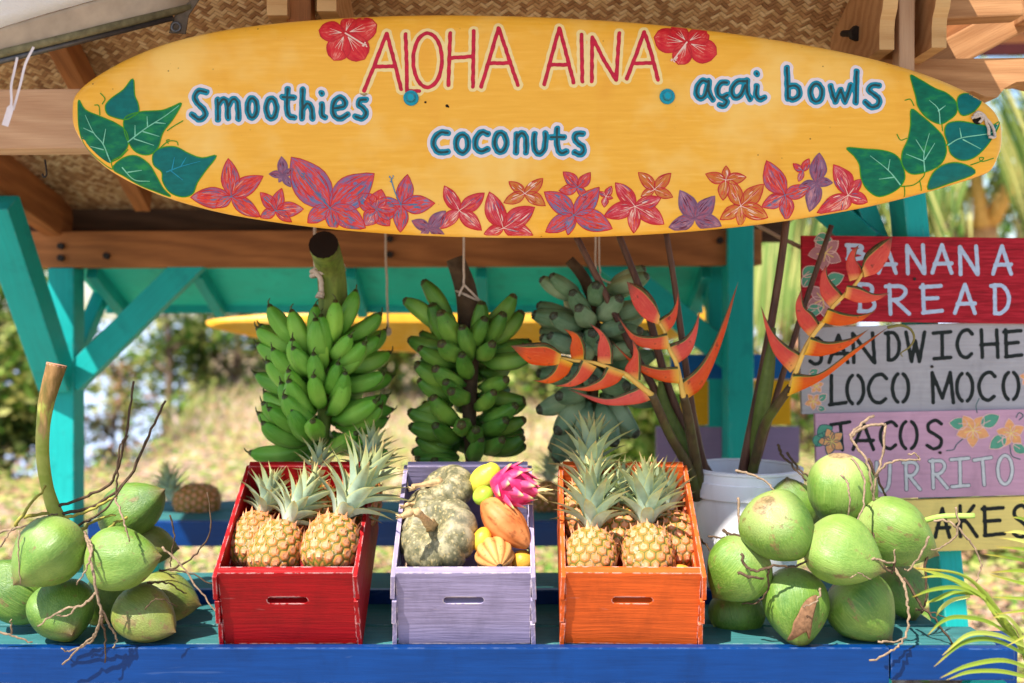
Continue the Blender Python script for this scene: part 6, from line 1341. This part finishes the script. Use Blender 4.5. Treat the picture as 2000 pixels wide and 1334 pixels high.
d = (sk[-1] - sk[-2]).normalized(); mb = MB(); mb.add(*tube([sk[-1] - d * .004, sk[-1] + d * .0012], [.0224, .0222], 14)); mb.build('cut_end', flat('pink_cut_wood', S(196, 140, 112), .8, .2, 90), so_, smooth=False)
Yq = 2.25
for k, (pts, r, m) in enumerate([
  ([(112, 990, 2.26), (170, 968, 2.25), (215, 945, 2.24), (238, 890, 2.23), (250, 820, 2.23), (262, 745, 2.23)], .0048, M_TWIGD), ([(112, 1005, 2.26), (190, 985, 2.25), (255, 930, 2.24), (290, 850, 2.24), (322, 782, 2.24)], .0052, M_TWIGD),
  ([(226, 975, 2.22), (230, 920, 2.22), (235, 870, 2.22), (252, 850, 2.22)], .0032, M_TWIGD), ([(120, 1012, 2.26), (170, 1000, 2.24), (215, 975, 2.23), (226, 972, 2.2)], .005, M_TWIGY), ([(130, 1040, 2.26), (165, 1020, 2.22), (205, 995, 2.19), (250, 935, 2.19)], .0042, M_TWIGD),
  ([(226, 975, 2.15), (238, 1005, 2.10), (246, 1030, 2.085), (253, 1056, 2.08)], .003, M_TWIG), ([(165, 1040, 2.2), (172, 1058, 2.12), (180, 1110, 2.075), (192, 1170, 2.07), (200, 1205, 2.08)], .0052, M_TWIG), ([(172, 1050, 2.12), (180, 1075, 2.075), (170, 1110, 2.06), (150, 1142, 2.06)], .003, M_TWIG),
  ([(198, 1200, 2.08), (188, 1235, 2.09), (160, 1262, 2.10), (122, 1297, 2.11)], .0035, M_TWIG), ([(199, 1205, 2.08), (206, 1250, 2.10), (206, 1292, 2.11)], .003, M_TWIGD), ([(198, 1190, 2.08), (214, 1222, 2.10), (228, 1245, 2.11), (222, 1266, 2.11)], .0032, M_TWIG), ([(196, 1215, 2.09), (180, 1250, 2.11), (140, 1270, 2.12), (121, 1268, 2.12)], .003, M_TWIG),
  ([(190, 1155, 2.07), (165, 1180, 2.08), (120, 1192, 2.08), (74, 1221, 2.08)], .0036, M_TWIG), ([(150, 1184, 2.08), (128, 1205, 2.08), (112, 1200, 2.08)], .0025, M_TWIG),
  ([(-10, 1042, 2.2), (40, 1030, 2.18), (80, 1012, 2.2), (112, 1002, 2.24)], .0036, M_TWIG), ([(-10, 1085, 2.18), (8, 1055, 2.16), (25, 1030, 2.17)], .0028, M_TWIG), ([(30, 1025, 2.19), (60, 985, 2.2), (90, 950, 2.24)], .0055, M_TWIGY), ([(45, 1010, 2.22), (100, 1003, 2.25), (135, 1015, 2.27)], .0055, M_TWIGY),
  ([(155, 1065, 2.27), (190, 1045, 2.26), (225, 1022, 2.26), (250, 1010, 2.27)], .006, M_TWIGY), ([(140, 1050, 2.27), (180, 1020, 2.26), (225, 1005, 2.25)], .0055, M_TWIGY),
  ([(-10, 1232, 2.12), (25, 1242, 2.13), (62, 1253, 2.14)], .0036, M_TWIG), ([(22, 1235, 2.13), (21, 1210, 2.12)], .0026, M_TWIG),
  ([(312, 1115, 2.24), (350, 1105, 2.22), (385, 1080, 2.21), (412, 1028, 2.21), (405, 962, 2.22)], .003, M_TWIGD), ([(332, 1006, 2.22), (340, 1045, 2.22), (336, 1080, 2.22), (333, 1108, 2.22)], .0026, M_TWIGD), ([(318, 1070, 2.22), (350, 1100, 2.21), (388, 1150, 2.2), (424, 1198, 2.2)], .0032, M_TWIG), ([(328, 1112, 2.22), (370, 1120, 2.21), (418, 1143, 2.2)], .0026, M_TWIGD),
  ([(290, 1138, 2.2), (330, 1140, 2.19), (365, 1160, 2.19)], .003, M_TWIGD), ([(285, 1190, 2.07), (300, 1172, 2.07), (325, 1172, 2.08), (345, 1185, 2.1)], .0018, M_TWIGD), ([(38, 1038, 2.08), (36, 1080, 2.07), (42, 1140, 2.07)], .0022, M_TWIG)]):
    twig(cl, pts, r, m, k)
crn = coco_bunch('right bunch of big bright green coconuts with dry curling twigs', [
  (1640, 966, 2.30, (.04, .12, -.98), 63, 74, 1), (1524, 1034, 2.17, (.52, .42, -.72), 70, 68, 0), (1648, 1082, 2.13, (.80, -.42, -.30), 66, 70, 1), (1752, 1041, 2.24, (.72, -.3, -.38), 64, 72, 1),
  (1438, 1114, 2.22, (-.6, .1, -.75), 61, 62, 0), (1551, 1187, 2.19, (.06, -.35, -.92), 62, 70, 0), (1685, 1191, 2.20, (.55, -.3, -.6), 66, 64, 0), (1438, 1205, 2.32, (.1, -.3, -.9), 52, 48, 0), (1762, 1158, 2.36, (.3, -.2, -.85), 46, 50, 0), (1546, 985, 2.42, (-.2, -.2, .9), 56, 50, 0)], P(1600, 1200, 2.25))
q = NM('bark_scar'); 
scarm = flat('brown_husk_scar', S(126, 92, 66), .85, .35, 120)
# a bark-like scar grown on the lowest front coconut: thin shell laid on the husk
def husk_patch(t, nut, out):
    px, py, Y, rx = nut; mb = MB(); p = catmull([Vector((a, b, 0)) for a, b in out], 4, True); c = sum(p, Vector()) / len(p); N = len(p); v = []; K = 5
    C_ = P(px, py, Y); rr = rx / F * Y
    def pr(x_, y_):
        d = P(x_, y_, Y) - C_; q_ = max(0, 1 - (d.x / (rr * 1.02)) ** 2 - (d.z / (rr * 1.13)) ** 2); return Vector((C_.x + d.x, Y - rr * 1.02 * math.sqrt(q_) - .003, C_.z + d.z))
    for k in range(1, K + 1):
        for q_ in p: r = c.lerp(q_, k / K); v.append(pr(r.x, r.y))
    v.append(pr(c.x, c.y)); ci = len(v) - 1
    mb.add(v, [(ci, i, (i + 1) % N) for i in range(N)] + [(k * N + i, (k + 1) * N + i, (k + 1) * N + (i + 1) % N, k * N + (i + 1) % N) for k in range(K - 1) for i in range(N)])
    o = mb.build('husk_scar', scarm, t); o.modifiers.new('thick', 'SOLIDIFY').thickness = .003
husk_patch(crn, (1551, 1187, 2.19, 62), [(1580, 1150), (1572, 1172), (1566, 1195), (1564, 1230), (1556, 1214), (1544, 1222), (1534, 1232), (1526, 1234), (1530, 1214), (1532, 1196), (1540, 1180), (1548, 1164), (1562, 1152)])
for k, (pts, r, m) in enumerate([
  ([(1706, 812, 2.3), (1680, 830, 2.29), (1663, 850, 2.28), (1672, 872, 2.27), (1691, 898, 2.25), (1702, 940, 2.24), (1706, 980, 2.25)], .0045, M_TWIG), ([(1663, 850, 2.28), (1690, 834, 2.27), (1725, 829, 2.26), (1727, 845, 2.25), (1721, 900, 2.24), (1710, 940, 2.23), (1706, 978, 2.24)], .0045, M_TWIG),
  ([(1708, 930, 2.23), (1736, 904, 2.21), (1770, 898, 2.2), (1796, 897, 2.2), (1786, 886, 2.2), (1774, 888, 2.2)], .0036, M_TWIG), ([(1695, 896, 2.25), (1721, 949, 2.25), (1734, 980, 2.27)], .0042, M_TWIGD),
  ([(1644, 928, 2.17), (1655, 945, 2.16), (1660, 975, 2.15), (1655, 1020, 2.16)], .0032, M_TWIG), ([(1664, 895, 2.19), (1687, 935, 2.17), (1686, 985, 2.15), (1671, 1024, 2.14)], .0036, M_TWIG),
  ([(1520, 868, 2.4), (1528, 890, 2.4), (1549, 911, 2.38), (1575, 940, 2.36)], .0045, M_TWIGD), ([(1536, 885, 2.4), (1556, 910, 2.38), (1578, 930, 2.36)], .004, M_TWIGD), ([(1436, 919, 2.28), (1475, 929, 2.26), (1500, 945, 2.24), (1519, 968, 2.22)], .004, M_TWIG),
  ([(1443, 974, 2.2), (1442, 1000, 2.19), (1446, 1025, 2.18), (1459, 1050, 2.18)], .0038, M_TWIG), ([(1412, 1036, 2.25), (1430, 1045, 2.22), (1456, 1048, 2.2)], .0045, M_TWIGD), ([(1385, 1047, 2.25), (1414, 1050, 2.22)], .0036, M_TWIGD), ([(1364, 1050, 2.3), (1380, 1066, 2.28), (1392, 1085, 2.27)], .004, M_TWIGD),
  ([(1448, 1082, 2.13), (1456, 1106, 2.12), (1480, 1115, 2.11), (1510, 1104, 2.11), (1550, 1106, 2.12), (1578, 1096, 2.12)], .0042, M_TWIGD), ([(1440, 1118, 2.11), (1470, 1128, 2.10), (1492, 1130, 2.11)], .0048, M_TWIGD), ([(1500, 1110, 2.11), (1500, 1150, 2.14), (1480, 1175, 2.17), (1450, 1180, 2.19)], .003, M_TWIGD),
  ([(1603, 1148, 2.1), (1600, 1165, 2.09), (1588, 1178, 2.09), (1568, 1184, 2.1)], .0032, M_TWIG),
  ([(1688, 1090, 2.08), (1715, 1094, 2.08), (1745, 1100, 2.09), (1748, 1074, 2.09)], .0034, M_TWIG), ([(1748, 1095, 2.09), (1742, 1118, 2.1), (1722, 1098, 2.11), (1712, 1070, 2.12), (1705, 1040, 2.13)], .0032, M_TWIGD), ([(1814, 1048, 2.15), (1800, 1080, 2.14), (1776, 1112, 2.14), (1766, 1112, 2.14)], .0032, M_TWIG),
  ([(1748, 1110, 2.2), (1765, 1140, 2.16), (1772, 1175, 2.13), (1775, 1215, 2.12), (1760, 1255, 2.11), (1735, 1275, 2.10), (1698, 1292, 2.09)], .0042, M_TWIG), ([(1766, 1128, 2.2), (1795, 1175, 2.18), (1825, 1210, 2.17), (1862, 1258, 2.17)], .0044, M_TWIGD), ([(1716, 1253, 2.1), (1745, 1254, 2.11), (1768, 1247, 2.12)], .003, M_TWIG),
  ([(1822, 1017, 2.2), (1850, 1017, 2.19), (1868, 1030, 2.18), (1892, 1056, 2.18), (1908, 1080, 2.18), (1916, 1108, 2.18), (1906, 1136, 2.18)], .0036, M_TWIG), ([(1868, 992, 2.19), (1872, 1025, 2.18), (1862, 1052, 2.18), (1840, 1068, 2.18), (1820, 1074, 2.18)], .003, M_TWIG),
  ([(1815, 1070, 2.2), (1806, 1110, 2.2), (1810, 1160, 2.2), (1800, 1200, 2.2)], .004, M_TWIGD), ([(1660, 1128, 2.07), (1675, 1120, 2.065), (1702, 1133, 2.07)], .0022, M_TWIG), ([(1790, 1190, 2.2), (1820, 1196, 2.2), (1848, 1206, 2.2)], .003, M_TWIGD)]):
    twig(crn, pts, r, m, k + 50)
pk = catmull([P(1730, 1050, 2.3), P(1822, 1012, 2.21), P(1903, 1007, 2.19)], 8); mb = MB(); mb.add(*tube(pk, .0062, 10)); mb.build('stalk', flat('green_peduncle', S(150, 178, 86), .5, .15, 40), crn)

# ------------------------------------------------------------ palm plant, lower right foreground
pt = thing('palm_plant', (1.05, 1.95, 0), 'young palm with thin sunlit yellow green leaflets at the lower right corner', 'palm plant')
q = NM('yellow_green_palm_leaflet'); u = q.uvx(); rnd = q.n('NewGeometry').outputs['Random Per Island']
M_PLM = q.done(q.mix(q.ramp(u[0], [(.8, 0), (1, .8)]), q.ramp(rnd, [(0, S(96, 126, 34)), (.6, S(146, 164, 58)), (1, S(196, 200, 104))]), S(196, 160, 70)), .4, None, .45, trans=.3)
def pleaf(mb, pts, Ya, Yb_, wd, n=6):
    m_ = len(pts); pp = catmull([P(x_, y_, Ya + (Yb_ - Ya) * i / (m_ - 1)) for i, (x_, y_) in enumerate(pts)], n); N = len(pp)
    blade(mb, pp, [wd * (.35 + .65 * math.sin(math.pi * (.12 + .55 * k / (N - 1)))) * (1 - (k / (N - 1)) ** 3) + .0003 for k in range(N)], Vector((.1, -.8, .5)), .35)
base = Vector((1.02, 1.98, 0))
def pfrond(rach, Yr_, leaves, r0=.006):
    n = len(rach); pp = catmull([P(x_, y_, Yr_[0] + (Yr_[1] - Yr_[0]) * i / (n - 1)) for i, (x_, y_) in enumerate(rach)], 8); N = len(pp)
    mb = MB(); mb.add(*tube(pp, [r0 * (1 - .75 * i / (N - 1)) for i in range(N)], 6))
    for pts, Ya, Yb_, wd in leaves: pleaf(mb, pts, Ya, Yb_, wd)
    mb.build('frond', M_PLM, pt, Matrix.Translation(pp[0]), smooth=False)
# frond A rises from the lower right towards the middle
pfrond([(2075, 1420), (2015, 1300), (1960, 1210), (1915, 1150), (1870, 1120), (1790, 1110)], (1.96, 1.90), [
  ([(1960, 1205), (1910, 1160), (1850, 1128), (1785, 1108)], 1.93, 1.92, .006), ([(1925, 1168), (1880, 1140), (1840, 1125), (1800, 1128)], 1.92, 1.89, .005), ([(1915, 1165), (1870, 1148), (1820, 1152), (1782, 1166)], 1.92, 1.86, .0042), ([(1900, 1160), (1860, 1158), (1830, 1170), (1808, 1178)], 1.92, 1.95, .0045), ([(1895, 1165), (1860, 1172), (1836, 1190), (1828, 1205)], 1.92, 1.95, .004),
  ([(1985, 1250), (1930, 1215), (1870, 1205), (1838, 1215), (1812, 1240)], 1.94, 1.86, .0045), ([(2000, 1262), (1945, 1240), (1890, 1240), (1840, 1280)], 1.94, 1.84, .005), ([(2005, 1280), (1940, 1250), (1880, 1256), (1824, 1302)], 1.94, 1.83, .005), ([(2020, 1310), (1960, 1290), (1890, 1300), (1836, 1324)], 1.95, 1.83, .0048), ([(2030, 1330), (1960, 1312), (1895, 1312), (1848, 1328)], 1.95, 1.83, .0045),
  ([(1990, 1260), (1955, 1215), (1930, 1180), (1900, 1135)], 1.94, 1.97, .008), ([(2000, 1275), (1970, 1225), (1945, 1200), (1932, 1165)], 1.95, 1.98, .008), ([(2000, 1290), (1990, 1235), (1965, 1205), (1938, 1206)], 1.95, 1.9, .0052)], .0075)
# frond B arches in from the right edge
pfrond([(2260, 1420), (2200, 1260), (2120, 1140), (2060, 1085), (2005, 1060)], (2.02, 1.96), [
  ([(2110, 1130), (2050, 1080), (2000, 1058), (1952, 1050)], 2.0, 1.93, .0055), ([(2120, 1140), (2060, 1095), (2010, 1075), (1945, 1068)], 2.0, 1.93, .0055), ([(2130, 1155), (2060, 1112), (2000, 1095), (1922, 1082)], 2.0, 1.92, .0055), ([(2130, 1165), (2060, 1130), (2000, 1115), (1935, 1118)], 2.0, 1.92, .0055), ([(2150, 1180), (2070, 1150), (2000, 1140), (1930, 1121)], 2.0, 1.92, .0052),
  ([(2150, 1200), (2080, 1175), (2010, 1170), (1938, 1166)], 2.0, 1.92, .0052), ([(2160, 1215), (2090, 1195), (2030, 1190), (1940, 1200)], 2.0, 1.91, .005), ([(2100, 1120), (2040, 1060), (1995, 1040), (1960, 1040)], 2.0, 1.95, .005), ([(2090, 1110), (2040, 1040), (2000, 1015), (1975, 1010)], 2.0, 1.95, .005), ([(2090, 1105), (2040, 1020), (2010, 985), (1990, 978)], 2.0, 1.96, .005), ([(2170, 1240), (2100, 1220), (2030, 1230), (1965, 1262)], 2.0, 1.9, .005)], .007)
mb = MB(); mb.add(*tube(catmull([Vector((1.22, 2.0, -.02)), Vector((1.16, 1.99, .35)), P(2075, 1420, 1.96)], 6), [.02 - .001 * i for i in range(13)], 10)); mb.build('stem', flat('palm_stem', S(120, 110, 60), .7, .3, 40), pt)
mb = MB(); mb.add(*tube(catmull([Vector((1.22, 2.0, .1)), Vector((1.32, 2.02, .4)), P(2260, 1420, 2.02)], 6), [.012 - .0004 * i for i in range(13)], 8)); mb.build('stem', MATS['palm_stem'], pt)
